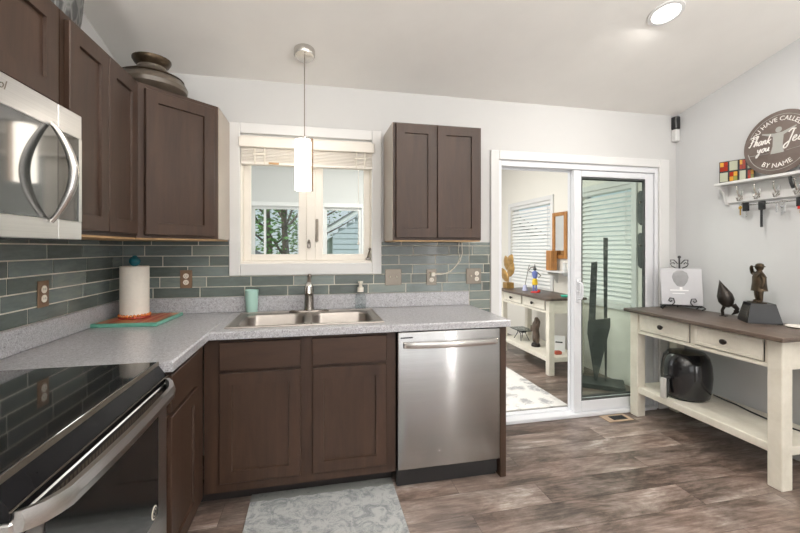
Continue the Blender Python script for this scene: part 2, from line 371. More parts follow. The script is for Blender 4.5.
# sunroom shell
mb = MB(); yA, yB = (.46, 1.2), (1.78, 2.83)
mb.box(XR, 3.1, .13, yA[0], 0, 2.75).box(XR, 3.1, yA[1], yB[0], 0, 2.75).box(XR, 3.1, yB[1], 3.28, 0, 2.75)
for a in (yA, yB): mb.box(XR, 3.1, a[0], a[1], 0, .78).box(XR, 3.1, a[0], a[1], 1.95, 2.75)
struct('wall_sunroom_right', mb, M['wall_sun'])
FX = [(-.86, -.19), (.15, .70)]; FY = 3.15
mb = MB().box(-1.75, FX[0][0], FY, 3.28, 0, 2.75).box(FX[0][1], FX[1][0], FY, 3.28, 0, 2.75).box(FX[1][1], XR, FY, 3.28, 0, 2.75)
for a in FX: mb.box(a[0], a[1], FY, 3.28, 0, .9).box(a[0], a[1], FY, 3.28, 1.93, 2.75)
struct('wall_sunroom_far', mb, M['wall'])
struct('wall_sunroom_left', MB().box(-1.9, -1.75, .13, 3.28, 2.5, 2.75).box(-1.9, -1.75, .13, .5, 0, 2.5).box(-1.9, -1.75, 2.9, 3.28, 0, 2.5).box(-1.9, -1.75, .5, 2.9, 0, .6), M['wall'])
struct('ceiling_sunroom', MB().box(-1.9, 3.1, 0.13, 3.28, 2.75, 2.85), M['ceil'])

def window_y(n, x0, x1, z0, z1, y, mid=True):        # window in a wall facing -y
    w = empty('window_%d' % n, ((x0 + x1)/2, y, z0), kind='structure'); mb = MB(); t_ = .06
    mb.box(x0 - t_, x0, y - .018, y, z0 - t_, z1 + t_, .003).box(x1, x1 + t_, y - .018, y, z0 - t_, z1 + t_, .003)
    mb.box(x0, x1, y - .018, y, z1, z1 + t_, .003).box(x0, x1, y - .03, y, z0 - t_, z0, .003)
    mb.build('window_casing', M['white'], w)
    f = MB(); s = .04
    f.box(x0, x0 + s, y + .03, y + .08, z0, z1).box(x1 - s, x1, y + .03, y + .08, z0, z1).box(x0 + s, x1 - s, y + .03, y + .08, z0, z0 + s).box(x0 + s, x1 - s, y + .03, y + .08, z1 - s, z1)
    if mid: f.box(x0 + .16, x0 + .19, y + .03, y + .08, z0 + s, z1 - s)
    f.build('window_frame', M['white'], w); bx('window_pane', M['winglass'], w, x0 + s, x1 - s, y + .052, y + .058, z0 + s, z1 - s); return w
window_y(2, *FX[0], .9, 1.93, FY); window_y(3, *FX[1], .9, 1.93, FY, False)
def window_x(n, y0, y1, z0, z1, x):
    w = empty('window_%d' % n, (x, (y0 + y1)/2, z0), kind='structure'); mb = MB(); t_ = .06
    mb.box(x - .018, x, y0 - t_, y0, z0 - t_, z1 + t_, .003).box(x - .018, x, y1, y1 + t_, z0 - t_, z1 + t_, .003)
    mb.box(x - .018, x, y0, y1, z1, z1 + t_, .003).box(x - .03, x, y0, y1, z0 - t_, z0, .003); mb.build('window_casing', M['white'], w)
    f = MB(); s = .04
    f.box(x + .05, x + .1, y0, y0 + s, z0, z1).box(x + .05, x + .1, y1 - s, y1, z0, z1).box(x + .05, x + .1, y0 + s, y1 - s, z0, z0 + s).box(x + .05, x + .1, y0 + s, y1 - s, z1 - s, z1)
    f.build('window_frame', M['white'], w); bx('window_pane', M['winglass'], w, x + .07, x + .076, y0 + s, y1 - s, z0 + s, z1 - s)
window_x(4, *yA, .78, 1.95, XR); window_x(5, *yB, .78, 1.95, XR)
def slat_blind(y0, y1, z0, z1, label):
    r = empty('window_blind', (XR, (y0 + y1)/2, z1), label, 'blind', 'white slat blinds in the sunroom')
    bx('head_rail', M['white'], r, XR + .0, XR + .045, y0 + .005, y1 - .005, z1 - .045, z1, bev=.004)
    mb = MB(); n = int((z1 - z0 - .08)/.047)
    for k in range(n):
        z = z0 + .04 + k*.047
        mb.prism([(XR + .002, y0 + .008, z - .016), (XR + .004, y0 + .008, z - .018), (XR + .034, y0 + .008, z + .023), (XR + .032, y0 + .008, z + .025)], (0, y1 - y0 - .016, 0))
    mb.build('slats', M['slat'], r, smooth=False)
    bx('bottom_rail', M['white'], r, XR + .004, XR + .04, y0 + .008, y1 - .008, z0 + .0, z0 + .022, bev=.003)
    mb = MB(); mb.tube([(XR - .004, y0 + .08, z1 - .05), (XR - .004, y0 + .08, z1 - .6)], .003); mb.build('tilt_wand', M['white'], r)
slat_blind(yA[0], yA[1], .78, 1.95, 'white slat blind seen through the green tinted door glass')
slat_blind(yB[0], yB[1], .78, 1.95, 'white slat blind behind the gold leaf ornament in the sunroom')

# kitchen window
w = empty('window_1', (-.04, 0, 1.149), kind='structure')
x0, x1, z0, z1 = -.5355, .462, 1.149, 2.146; t_ = .068
mb = MB(); mb.box(x0, x0 + t_, -.022, 0, z0, z1, .004).box(x1 - t_, x1, -.022, 0, z0, z1, .004).box(x0 + t_, x1 - t_, -.022, 0, z1 - t_, z1, .004).box(x0 + t_, x1 - t_, -.022, 0, z0, z0 + t_ + .01, .004)
mb.build('window_casing', M['white'], w)
mb = MB(); mb.box(WX0, WX0 + .018, 0, .13, WZ0, WZ1).box(WX1 - .018, WX1, 0, .13, WZ0, WZ1).box(WX0 + .018, WX1 - .018, 0, .13, WZ1 - .018, WZ1).box(WX0 + .018, WX1 - .018, 0, .13, WZ0, WZ0 + .018)
mb.build('window_jamb', M['cream'], w)
for a, b_ in ((WX0 + .018, -.022), (-.018, WX1 - .018)):
    f = MB(); s = .045; za, zb = WZ0 + .018, WZ1 - .018
    f.box(a, a + s + (.035 if a > -.1 else 0), .05, .085, za, zb, .003).box(b_ - s - (.035 if a < -.1 else 0), b_, .05, .085, za, zb, .003)
    f.box(a + s, b_ - s, .051, .084, za, za + s, .003).box(a + s, b_ - s, .051, .084, zb - s, zb, .003)
    f.build('window_sash', M['cream'], w); bx('window_pane', M['winglass'], w, a + s, b_ - s, .066, .07, za + s, zb - s)
bx('window_mullion', M['cream'], w, -.05, .01, .04, .05, WZ0 + .018, WZ1 - .018, bev=.003)
lk = MB().box(-.045, -.022, .022, .04, 1.33, 1.375, .003).tube([(-.033, .022, 1.36), (-.033, .012, 1.385)], .006).build('window_latch', M['nickel'], w)
MB().box(.012, .03, .036, .05, 1.375, 1.53, .003).build('window_pull_tab', M['plate'], w)
MB().box(.358, .39, .025, .06, 1.245, 1.262, .003).tube([(.372, .04, 1.262), (.376, .02, 1.29), (.384, .01, 1.318)], .006).ball((.384, .01, 1.322), .011).build('window_crank', M['nickel'], w)
# raised blind in kitchen window
bl = empty('window_blind', (-.03, -.02, 1.89), 'raised cream blind with valance inside the kitchen window over the sink', 'blind')
MB().box(-.472, .408, -.048, -.024, 1.985, 2.05, .004).build('valance', M['cream'], bl)
mb = MB()
for k in range(9): mb.box(-.462, .396, -.024, .024, 1.896 + k*.0098, 1.9033 + k*.0098, .002)
mb.box(-.462, .396, -.024, .024, 1.985, 2.045); mb.build('stacked_slats', M['cream'], bl)
MB().box(-.462, .396, -.026, .026, 1.876, 1.8945, .003).build('bottom_rail', M['cream'], bl)
for x in (-.38, .28):
    MB().box(x, x + .008, -.029, -.026, 1.876, 1.985).box(x + .06, x + .068, -.029, -.026, 1.876, 1.985).box(x - .012, x + .08, -.0295, -.0262, 1.94, 1.948).build('ladder_tape', M['console'], bl)
MB().box(-.29, -.225, -.03, -.026, 1.879, 1.892, .001).build('pull_tag', M['maple'], bl)
for x in (-.41, .30): MB().tube([(x, -.02, 1.88), (x, -.021, 1.6), (x, -.02, 1.38)], .0018, 6).lathe([(0, 0), (.008, .004), (.003, .03), (0, .032)], 10, Matrix.Translation((x, -.02, 1.352))).build('lift_cord', M['cream'], bl)

# sliding door
d = empty('door_1', (2.07, 0, 0), kind='structure')
mb = MB(); mb.box(1.287, DX0, -.018, 0, 0, 2.062, .004).box(DX1, 2.885, -.018, 0, 0, 2.062, .004).box(DX0, DX1, -.018, 0, DZ1, 2.062, .004); mb.build('door_casing', M['white'], d)
mb = MB(); mb.box(DX0, DX0 + .028, 0, .13, 0, DZ1, .003).box(DX1 - .028, DX1, 0, .13, 0, DZ1, .003).box(DX0 + .028, DX1 - .028, 0, .13, DZ1 - .045, DZ1, .003).box(DX0 + .028, DX1 - .028, -.02, .14, 0, .028, .004)
mb.box(DX0 + .028, DX1 - .028, .058, .066, DZ1 - .06, DZ1 - .045).box(DX0 + .028, DX1 - .028, .058, .066, .028, .04); mb.build('door_frame', M['vinyl'], d)
def door_panel(xa, xb, ya, yb, za, zb, e_r=.075):
    p = MB(); s = .068
    p.box(xa, xa + s, ya, yb, za, zb, .004).box(xb - e_r, xb, ya, yb, za, zb, .004).box(xa + s, xb - e_r, ya + .001, yb - .001, za, za + .085, .004).box(xa + s, xb - e_r, ya + .001, yb - .001, zb - .05, zb, .004)
    o = p.build('door_panel', M['vinyl'], d)
    bx('door_glass', M['doorglass'], o, xa + s, xb - e_r, (ya + yb)/2 - .004, (ya + yb)/2 + .004, za + .085, zb - .05)
    g = MB(); e = .012; q = .006
    g.box(xa + s, xa + s + e, ya - q + .012, yb - .012, za + .085, zb - .05).box(xb - e_r - e, xb - e_r, ya - q + .012, yb - .012, za + .085, zb - .05).box(xa + s + e, xb - e_r - e, ya + .008, yb - .012, za + .085, za + .085 + e).box(xa + s + e, xb - e_r - e, ya + .008, yb - .012, zb - .05 - e, zb - .05)
    g.build('glazing_gasket', M['slate'], o); return o
pn = door_panel(2.008, 2.755, .012, .052, .029, DZ1 - .046)
door_panel(2.02, 2.76, .072, .112, .029, DZ1 - .046, .022)
h = MB(); h.box(2.026, 2.056, .004, .012, .9, 1.09, .003); h.tube([(2.041, .004, .93), (2.041, -.035, .935), (2.041, -.045, .96), (2.041, -.045, 1.03), (2.041, -.035, 1.055), (2.041, .004, 1.06)], .008, 10); h.ball((2.041, 0, .985), .012)
h.build('door_handle', M['vinyl'], pn)

# tile backsplash
def tiles(rows, axis, a0, a1, parent, off=.008):
    mb = MB(); pitch = .0665; g = .0058
    for z0, z1, a_lo, a_hi in rows:
        z = z0; k = 0
        while z < z1 - .004:
            zt = min(z + pitch - g, z1); a = a_lo - random.uniform(.03, .25)
            while a < a_hi:
                ln = .27; p, q = max(a, a_lo), min(a + ln - g, a_hi)
                if q - p > .006:
                    if axis == 'x': mb.box(p, q, -off, -.002, z, zt, .0012)
                    else: mb.box(XL + .002, XL + off, p, q, z, zt, .0012)
                a += ln
            z += pitch; k += 1
    return mb.build('tile_backsplash', M['tile'], parent)
tiles([(1.0165, 1.1475, XL + .0085, 1.117), (1.1495, 1.372, XL + .0085, -.537), (1.1495, 1.372, .4635, 1.117), (.6175, 1.372, 1.1215, 1.283)], 'x', 0, 0, wall_back)
MB().box(XL, 1.117, -.005, 0, 1.0145, 1.148).box(XL, -.5365, -.005, 0, 1.148, 1.372).box(.463, 1.117, -.005, 0, 1.148, 1.372).box(1.117, 1.285, -.005, 0, .6, 1.372).build('grout', M['grout'], wall_back)
tiles([(1.0165, 1.372, -1.15, -.0085), (.93, 1.372, -2.0, -1.1545)], 'y', 0, 0, wall_left)
MB().box(XL, XL + .005, -1.15, -.005, 1.0145, 1.372).box(XL, XL + .005, -2.3, -1.15, .9, 1.372).build('grout', M['grout'], wall_left)

# ------------------------------------------------------------------ cabinets
def door_mb(Mx, w, h, t=.019, fr=.058, rec=.010, flat=False):
    # local: x across, z up, y=0 back, -y outward
    bm = bmesh.new(); b_ = .0025
    def ring(ins, y): return [bm.verts.new(p) for p in ((ins, y, ins), (w - ins, y, ins), (w - ins, y, h - ins), (ins, y, h - ins))]
    seq = [ring(0, 0), ring(0, -t + b_), ring(b_, -t)]
    if not flat: seq += [ring(fr, -t), ring(fr + .002, -t + rec), ]
    bm.faces.new(seq[0])
    for a, c in zip(seq, seq[1:]):
        for k in range(4): bm.faces.new((a[k], a[(k + 1) % 4], c[(k + 1) % 4], c[k]))
    bm.faces.new(seq[-1]); bmesh.ops.recalc_face_normals(bm, faces=bm.faces[:])
    m_ = MB(); m_.merge(bm, Mx); return m_
def face_y(x, y, z): return Matrix.Translation((x, y, z))                                 # faces -y
def face_x(x, y, z): return Matrix.Translation((x, y, z)) @ Matrix.Rotation(PI/2, 4, 'Z')  # faces +x, local x -> +y
CABG = None
c = empty('wall_cabinet', (-.985, -1.58, 1.775), 'dark brown wall cabinet with two doors directly above the steel microwave', 'cabinet')
MB().box(XL, -.835, -1.963, -1.205, 1.775, 2.134).build('cabinet_body', M['cab'], c)
for y, wd in ((-1.918, .335), (-1.578, .335)): door_mb(face_x(-.834, y, 1.80), wd, .31).build('cabinet_door', M['cab'], c)
c = empty('wall_cabinet', (-.985, -.9, 1.372), 'dark brown two door wall cabinet between microwave and diagonal corner cabinet', 'cabinet')
MB().box(XL, -.835, -1.2, -.612, 1.38, 2.134).build('cabinet_body', M['cab'], c)
MB().box(XL + .01, -.84, -1.195, -.617, 1.372, 1.38).build('bottom_panel', M['maple'], c)
for y, wd in ((-1.18, .263), (-.911, .263)): door_mb(face_x(-.834, y, 1.395), wd, .715).build('cabinet_door', M['cab'], c)
c = empty('corner_wall_cabinet', (-.9, -.25, 1.372), 'dark brown diagonal corner wall cabinet with a stoneware vase on top', 'cabinet')
cp = [(XL, 0, 1.38), (XL, -.61, 1.38), (-.835, -.61, 1.38), (-.535, -.32, 1.38), (-.535, 0, 1.38)]
MB().prism(cp, (0, 0, .754)).build('cabinet_body', M['cab'], c)
MB().prism([(XL + .01, -.01, 1.372), (XL + .01, -.6, 1.372), (-.84, -.6, 1.372), (-.545, -.32, 1.372), (-.545, -.01, 1.372)], (0, 0, .008)).build('bottom_panel', M['maple'], c)
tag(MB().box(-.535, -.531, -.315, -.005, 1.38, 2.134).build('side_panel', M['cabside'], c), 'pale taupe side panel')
dv = Vector((.30, .29, 0)); ln = dv.length; ang = math.atan2(.29, .30); nrm = Vector((dv.y, -dv.x, 0))/ln
p0 = Vector((-.835, -.61, 1.395)) + dv*(.032/ln) + nrm*.001
door_mb(Matrix.Translation(p0) @ Matrix.Rotation(ang, 4, 'Z'), ln - .064, .715).build('cabinet_door', M['cab'], c)
c = empty('wall_cabinet', (.775, -.16, 1.372), 'dark brown two door wall cabinet between the kitchen window and sliding door', 'cabinet')
MB().box(.483, 1.073, -.32, 0, 1.38, 2.118).build('cabinet_body', M['cab'], c)
MB().box(.488, 1.068, -.315, -.005, 1.372, 1.38).build('bottom_panel', M['maple'], c)
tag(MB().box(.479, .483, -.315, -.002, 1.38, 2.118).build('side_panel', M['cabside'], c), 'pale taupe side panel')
for x, wd in ((.500, .265), (.769, .29)): door_mb(face_y(x, -.321, 1.395), wd, .715).build('cabinet_door', M['cab'], c)

c = empty('base_cabinet', (-.84, -.58, 0), 'dark brown base cabinet with one drawer and door beside the range', 'cabinet')
MB().box(XL + .01, -.535, -1.15, -.632, .1, .876).build('cabinet_body', M['cab'], c)
MB().box(XL + .01, -.60, -1.15, -.632, 0, .1).build('toe_kick', M['cabdark'], c)
door_mb(face_x(-.534, -1.13, .716), .34, .14, flat=True).build('drawer_front', M['cabh'], c)
door_mb(face_x(-.534, -1.13, .15), .34, .55).build('cabinet_door', M['cab'], c)
c = empty('sink_base_cabinet', (-.05, -.3, 0), 'wide dark brown sink base cabinet with two doors under two false drawer fronts', 'cabinet')
mb = MB(); mb.box(-.535, .44, -.61, -.59, .1, .876).box(-.535, .44, -.59, -.012, .1, .12).box(.42, .44, -.59, -.012, .12, .876).box(-.535, -.515, -.59, -.012, .12, .876).box(-.515, .42, -.03, -.012, .12, .876); mb.build('cabinet_body', M['cab'], c)
MB().box(-.60, .44, -.50, -.47, 0, .1).build('toe_kick', M['cabdark'], c)
for x in (-.461, -.007):
    door_mb(face_y(x, -.611, .716), .393, .14, flat=True).build('drawer_front', M['cabh'], c)
    door_mb(face_y(x, -.611, .15), .393, .55).build('cabinet_door', M['cab'], c)
tag(MB().box(1.055, 1.093, -.63, 0, 0, .876, .002).build('end_panel', M['cab']), 'dark brown end panel standing right of the steel dishwasher', 'panel')

# countertop
SX0, SX1, SY0, SY1 = -.405, .345, -.545, -.12      # sink cut-out
ct = empty('countertop', (-.2, -.4, .876), 'speckled grey laminate countertop in an L around the corner with low backsplash', 'countertop')
mb = MB(); zt, zb = .914, .876; ch = .006
def nose_x(xa, xb, ya, yb):   # front edge facing -y
    mb.prism([(xa, ya + ch, zt), (xa, yb, zt), (xa, yb, zb), (xa, ya, zb), (xa, ya, zt - ch)], (xb - xa, 0, 0))
nose_x(-.505, 1.112, -.648, SY0)
mb.box(-.505, SX0, SY0, 0, zb, zt).box(SX1, 1.112, SY0, 0, zb, zt).box(SX0, SX1, SY1, 0, zb, zt)
mb.prism([(-.505 - ch, -1.151, zt), (-.505 - ch, -1.151, zt), (XL, -1.151, zt), (XL, -1.151, zb), (-.505, -1.151, zb), (-.505, -1.151, zt - ch)][1:], (0, 1.151, 0))
mb.build('slab', M['counter'], ct)
mb = MB(); mb.box(XL + .0, 1.112, -.02, 0, .914, 1.014, .004); mb.box(XL, XL + .02, -1.151, -.02, .914, 1.014, .004); mb.build('low_backsplash', M['counter'], ct)

# sink
sk = empty('kitchen_sink', (-.03, -.33, .914), 'stainless double bowl sink set in the speckled countertop below the window', 'sink')
def bowl(xa, xb, ya, yb, zt_, zb_, r=.07):
    bm = bmesh.new(); rings = []
    def rr(ins, z, rad):
        out = []
        for cx, cy, a0 in ((xb - ins - rad, yb - ins - rad, 0), (xa + ins + rad, yb - ins - rad, PI/2), (xa + ins + rad, ya + ins + rad, PI), (xb - ins - rad, ya + ins + rad, 1.5*PI)):
            for k in range(7):
                a = a0 + k*PI/12; out.append(bm.verts.new((cx + rad*math.cos(a), cy + rad*math.sin(a), z)))
        return out
    seq = [rr(-.012, zt_, r), rr(0, zt_ - .002, r), rr(.006, zt_ - .012, r), rr(.012, zb_ + .03, r - .01), rr(.022, zb_ + .008, r - .02), rr(.045, zb_, r - .03)]
    for a, c_ in zip(seq, seq[1:]):
        n = len(a)
        for k in range(n): bm.faces.new((a[k], a[(k + 1) % n], c_[(k + 1) % n], c_[k]))
    bm.faces.new(seq[-1]); bmesh.ops.recalc_face_normals(bm, faces=bm.faces[:]); bmesh.ops.reverse_faces(bm, faces=bm.faces[:])
    return MB().merge(bm)
# rim deck around the bowls
bxs = [(-.395, -.05), (-.015, .335)]; by = (-.535, -.19)
mb = MB(); z0_, z1_ = .9145, .919
for (xa, xb, ya, yb) in ((-.445, .38, -.57, by[0] - .004), (-.445, .38, by[1] + .004, -.1), (-.445, bxs[0][0] - .004, by[0] - .004, by[1] + .004), (bxs[0][1] + .004, bxs[1][0] - .004, by[0] - .004, by[1] + .004), (bxs[1][1] + .004, .38, by[0] - .004, by[1] + .004)):
    mb.box(xa, xb, ya, yb, z0_, z1_)
rim = mb
rim.tube([(-.445, -.57, .917), (.38, -.57, .917), (.38, -.1, .917), (-.445, -.1, .917), (-.445, -.57, .917)], .006, 8)
rim.build('rim', M['sink'], sk)
for xa, xb in bxs:
    bw = bowl(xa, xb, by[0], by[1], .9195, .745).build('bowl', M['sink'], sk)
    MB().lathe([(0, 0), (.04, 0), (.043, .003), (.03, .004), (0, .002)], 24, Matrix.Translation(((xa + xb)/2, -.36, .7455))).build('drain', M['nickel'], bw)

# faucet
fx, fy = -.03, -.135
fa = empty('faucet', (fx, fy, .919), 'dark nickel single lever faucet behind the double bowl sink', 'faucet')
mb = MB(); bmf = bmesh.new(); pts = []
mb.lathe([(0, 0), (1, 0), (1, .008), (.9, .013), (0, .013)], 32, Matrix.Translation((fx, fy, .919)) @ Matrix.Diagonal((.125, .028, 1, 1))); mb.build('deck_plate', M['nickel'], fa)
MB().lathe([(0, 0), (.034, 0), (.03, .02), (.028, .1), (.031, .125), (.028, .155), (.016, .172), (0, .175)], 24, Matrix.Translation((fx, fy, .931))).build('body', M['nickel'], fa)
MB().tube([(fx, fy, 1.02), (fx, fy - .05, 1.085), (fx, fy - .11, 1.10), (fx, fy - .155, 1.085), (fx, fy - .17, 1.05)], [.02, .02, .02, .022, .026], 16).build('spout', M['chrome'], fa)
MB().tube([(fx, fy, 1.095), (fx, fy + .012, 1.115), (fx + .002, fy + .03, 1.145)], [.017, .013, .011], 10).ball((fx + .002, fy + .031, 1.148), .015).build('lever', M['nickel'], fa)

# soap bottle, cup
s_ = empty('soap_dispenser', (.31, -.075, .914), 'clear soap bottle with white foam pump at the right end of the sink', 'soap bottle')
T = Matrix.Translation
MB().lathe([(0, 0), (.036, 0), (.038, .01), (.038, .085), (.03, .105), (.016, .112), (.016, .118), (0, .118)], 24, T((.31, -.06, .914))).build('bottle', M['clear'], s_)
MB().lathe([(0, .003), (.034, .003), (.0355, .01), (.0355, .03), (0, .03)], 24, T((.31, -.06, .914))).build('liquid_soap', M['clear'], s_)
MB().lathe([(0, 0), (.021, 0), (.021, .03), (.012, .036), (.010, .058), (.017, .06), (.017, .072), (0, .074)], 20, T((.31, -.06, 1.032))).tube([(.31, -.06, 1.098), (.31, -.095, 1.098), (.31, -.105, 1.09)], .007).build('pump', M['ivory'], s_)
tag(MB().lathe([(0, 0), (.033, 0), (.035, .003), (.042, .148), (.0405, .148), (.034, .008), (0, .006)], 32, T((-.39, -.063, .914)) ).build('tumbler', M['mint']), 'mint green plastic tumbler standing left of the sink under the window', 'cup')

# ------------------------------------------------------------------ dishwasher
dw = empty('dishwasher', (.75, -.3, 0), 'stainless steel dishwasher with a bowed bar handle under the countertop', 'dishwasher')
MB().box(.45, 1.05, -.6, -.02, .1, .87).build('tub', M['black'], dw)
dd = MB().box(.447, 1.049, -.64, -.601, .115, .868, .006, 2).build('dishwasher_door', M['steel'], dw)
MB().box(.455, 1.045, -.585, -.57, 0, .1).box(.447, 1.049, -.6, -.585, .02, .11).build('toe_kick', M['black'], dw)
hp = [(.475 + .55*k/16, -.655 - .032*math.sin(PI*k/16)**.6, .80) for k in range(17)]
hb = MB()
bmh = bmesh.new(); prev = None
for (x, y, z) in hp:
    ring = [bmh.verts.new(p) for p in ((x, y + .010, z - .017), (x, y - .004, z - .015), (x, y - .007, z), (x, y - .004, z + .015), (x, y + .010, z + .017))]
    if prev:
        for k in range(5): bmh.faces.new((prev[k], prev[(k + 1) % 5], ring[(k + 1) % 5], ring[k]))
    else: bmh.faces.new(ring)
    prev = ring
bmh.faces.new(prev); bmesh.ops.recalc_face_normals(bmh, faces=bmh.faces[:])
hb.merge(bmh).box(.475, .495, -.665, -.64, .785, .815, .003).box(1.005, 1.025, -.665, -.64, .785, .815, .003).build('door_handle', M['chrome'], dd)
MB().box(.462, .53, -.6408, -.6395, .835, .842).build('control_marking', M['black'], dd)

# ------------------------------------------------------------------ range
RY0, RY1 = -1.918, -1.157
rg = empty('range', (-.84, -1.54, 0), 'black glass and stainless steel range below the microwave', 'range')
MB().box(XL + .012, -.552, RY0, RY1, .02, .895).build('range_body', M['blackmat'], rg)
MB().box(XL + .012, -.553, RY0, RY1, .896, .918, .004).build('cooktop', M['blackglass'], rg)
MB().prism([(-.5525, RY0, .905), (-.5525, RY0, .9185), (-.549, RY0, .9185), (-.549, RY0, .905)], (0, RY1 - RY0, 0)).build('front_trim', M['plate'], rg)
MB().prism([(-.5515, RY0 + .002, .846), (-.5515, RY0 + .002, .9045), (-.549, RY0 + .002, .9045), (-.523, RY0 + .002, .868), (-.523, RY0 + .002, .846)], (0, RY1 - RY0 - .004, 0)).build('control_panel', M['panelblack'], rg)
MB().box(-.5225, -.5195, RY0, RY1, .8635, .866).build('panel_trim', M['plate'], rg)
od = MB().box(-.551, -.521, RY0 + .003, RY1 - .003, .2, .843, .005).build('oven_door', M['steel_y'], rg)
MB().box(-.521, -.5185, RY0 + .09, RY1 - .09, .42, .79, .001).build('oven_window', M['ovenglass'], od)
vb = MB()
for k in range(46): vb.box(-.549, -.53, RY0 + .05 + k*.0143, RY0 + .058 + k*.0143, .8432, .8455)
vb.build('vent_slots', M['black'], od)
vb2 = MB().box(-.521, -.5195, RY0 + .02, RY1 - .02, .805, .842, .0005).build('vent_strip', M['black'], od)
gb = MB()
for k in range(44): gb.box(-.5196, -.5188, RY0 + .05 + k*.015, RY0 + .06 + k*.015, .815, .832)
gb.build('vent_grille', M['plate'], vb2)
hm = MB(); bmh = bmesh.new(); prev = None; N = 28
for k in range(N + 1):
    u = k/N; y = RY0 + .008 + (RY1 - RY0 - .022)*u; e = min(1, math.sin(PI*u)*3.2)**.6
    x = -.514 + .034*e + .012*math.sin(PI*u); z = .842 - .006*e
    ring = [bmh.verts.new(p) for p in ((x - .009, y, z - .021), (x + .007, y, z - .019), (x + .011, y, z), (x + .004, y, z + .019), (x - .009, y, z + .019))]
    if prev:
        for q in range(5): bmh.faces.new((prev[q], prev[(q + 1) % 5], ring[(q + 1) % 5], ring[q]))
    else: bmh.faces.new(ring)
    prev = ring
bmh.faces.new(prev); bmesh.ops.recalc_face_normals(bmh, faces=bmh.faces[:])
hm.merge(bmh); hm.build('oven_handle', M['steel_y'], od)
bd = MB().lathe([(0, 0), (.022, 0), (.022, .001), (.018, .0015), (0, .0015)], 24, T((-.5184, -1.285, .45)) @ Matrix.Rotation(PI/2, 4, 'Y')).build('badge', M['ivory'], od)
MB().lathe([(.013, 0), (.017, 0), (.017, .0008), (.013, .0008), (.013, 0)], 24, T((-.5168, -1.285, .45)) @ Matrix.Rotation(PI/2, 4, 'Y')).box(-.5168, -.516, -1.289, -1.281, .44, .46).box(-.5168, -.516, -1.294, -1.276, .446, .454).build('badge_mark', M['blackmat'], bd)
MB().box(-.551, -.523, RY0 + .003, RY1 - .003, .03, .195, .004).build('storage_drawer', M['steel_y'], rg)

# ------------------------------------------------------------------ microwave
MY0, MY1 = -1.963, -1.207
mw = empty('microwave', (-.96, -1.58, 1.354), 'stainless over the range microwave with dark glass door and bowed handle', 'microwave')
MB().box(XL, -.79, MY0, MY1, 1.356, 1.774).build('microwave_body', M['blackmat'], mw)
dr = MB(); X0, X1 = -.789, -.767; ys = -1.332
dr.box(X0, X1, MY0, ys - .001, 1.357, 1.418, .002).box(X0, X1, MY0, ys - .001, 1.693, 1.773, .002).box(X0, X1, MY0, MY0 + .05, 1.418, 1.693)
drm = dr.build('microwave_door', M['steel_y'], mw)
MB().box(X0 + .002, X1 - .001, MY0 + .05, ys - .001, 1.418, 1.693).build('door_window', plain('dark_door_glass', (.05, .052, .05), .05, 0, .1, coat=1), drm)
pnl = MB().box(X0, X1, ys + .001, MY1, 1.357, 1.418, .002).box(X0, X1, ys + .001, MY1, 1.693, 1.773, .002).box(X0, X1, MY1 - .016, MY1, 1.418, 1.693).build('control_panel', M['steel_y'], mw)
MB().box(X0 + .002, X1 - .001, ys + .001, MY1 - .016, 1.418, 1.693).build('panel_glass', M['blackglass'], pnl)
hp = []; 
for k in range(21):
    u = k/20; hp.append((X1 + .004 + .058*math.sin(PI*u)**.9, -1.372, 1.408 + .294*u))
hmb = MB(); hmb.tube(hp, [.007 + .006*math.sin(PI*k/20) for k in range(21)], 12); hmb.build('door_handle', M['chrome'], drm)
lg = MB(); lg.text('Whirlpool', .034, T((X1 + .0006, -1.617, 1.742)) @ Matrix.Rotation(PI/2, 4, 'Z') @ Matrix.Rotation(PI/2, 4, 'X'), .35, .0005)
lg.build('script_logo', M['plate'], drm)

# ------------------------------------------------------------------ pendant and downlight
pz = ceiling_z(-.31)
pd = empty('pendant_light', (-.055, -.31, pz), 'slim cylindrical glass pendant light on a thin cord before the window', 'lamp')
sl = math.atan(.24)
tag(MB().lathe([(0, 0), (.062, 0), (.062, -.03), (.055, -.042), (0, -.046)], 32, T((-.055, -.31, pz)) @ Matrix.Rotation(-sl, 4, 'X')).build('canopy', M['chrome'], pd), 'satin nickel canopy')
MB().tube([(-.055, -.31, pz - .04), (-.055, -.31, 1.97)], .0028, 8).build('cord', M['plate'], pd)
MB().lathe([(0, 0), (.012, 0), (.012, -.02), (0, -.02)], 16, T((-.055, -.31, 1.995))).build('cap', M['chrome'], pd)
MB().lathe([(0, 0), (.046, 0), (.046, .30), (0, .30)], 32, T((-.064, -.31, 1.675))).build('lamp_shade', M['lampglass'], pd)
MB().box(-.012, -.004, -.345, -.275, 1.675, 1.978, .001).box(-.02, -.004, -.345, -.275, 1.976, 1.98).build('side_bracket', M['pend_strip'], pd)
for k, (x, y) in enumerate(((1.93, -.895),)):
    zc = ceiling_z(y); R_ = T((x, y, zc - .001)) @ Matrix.Rotation(-sl, 4, 'X')
    r = empty('recessed_light', (x, y, zc), 'round white recessed ceiling light glowing near the right wall', 'lamp')
    MB().lathe([(.07, 0), (.092, 0), (.090, -.006), (.072, -.008), (.07, 0)], 36, R_).build('trim_ring', M['white'], r)
    MB().lathe([(0, -.003), (.071, -.003), (.071, -.001), (0, -.001)], 36, R_).build('lens', M['canlight'], r)

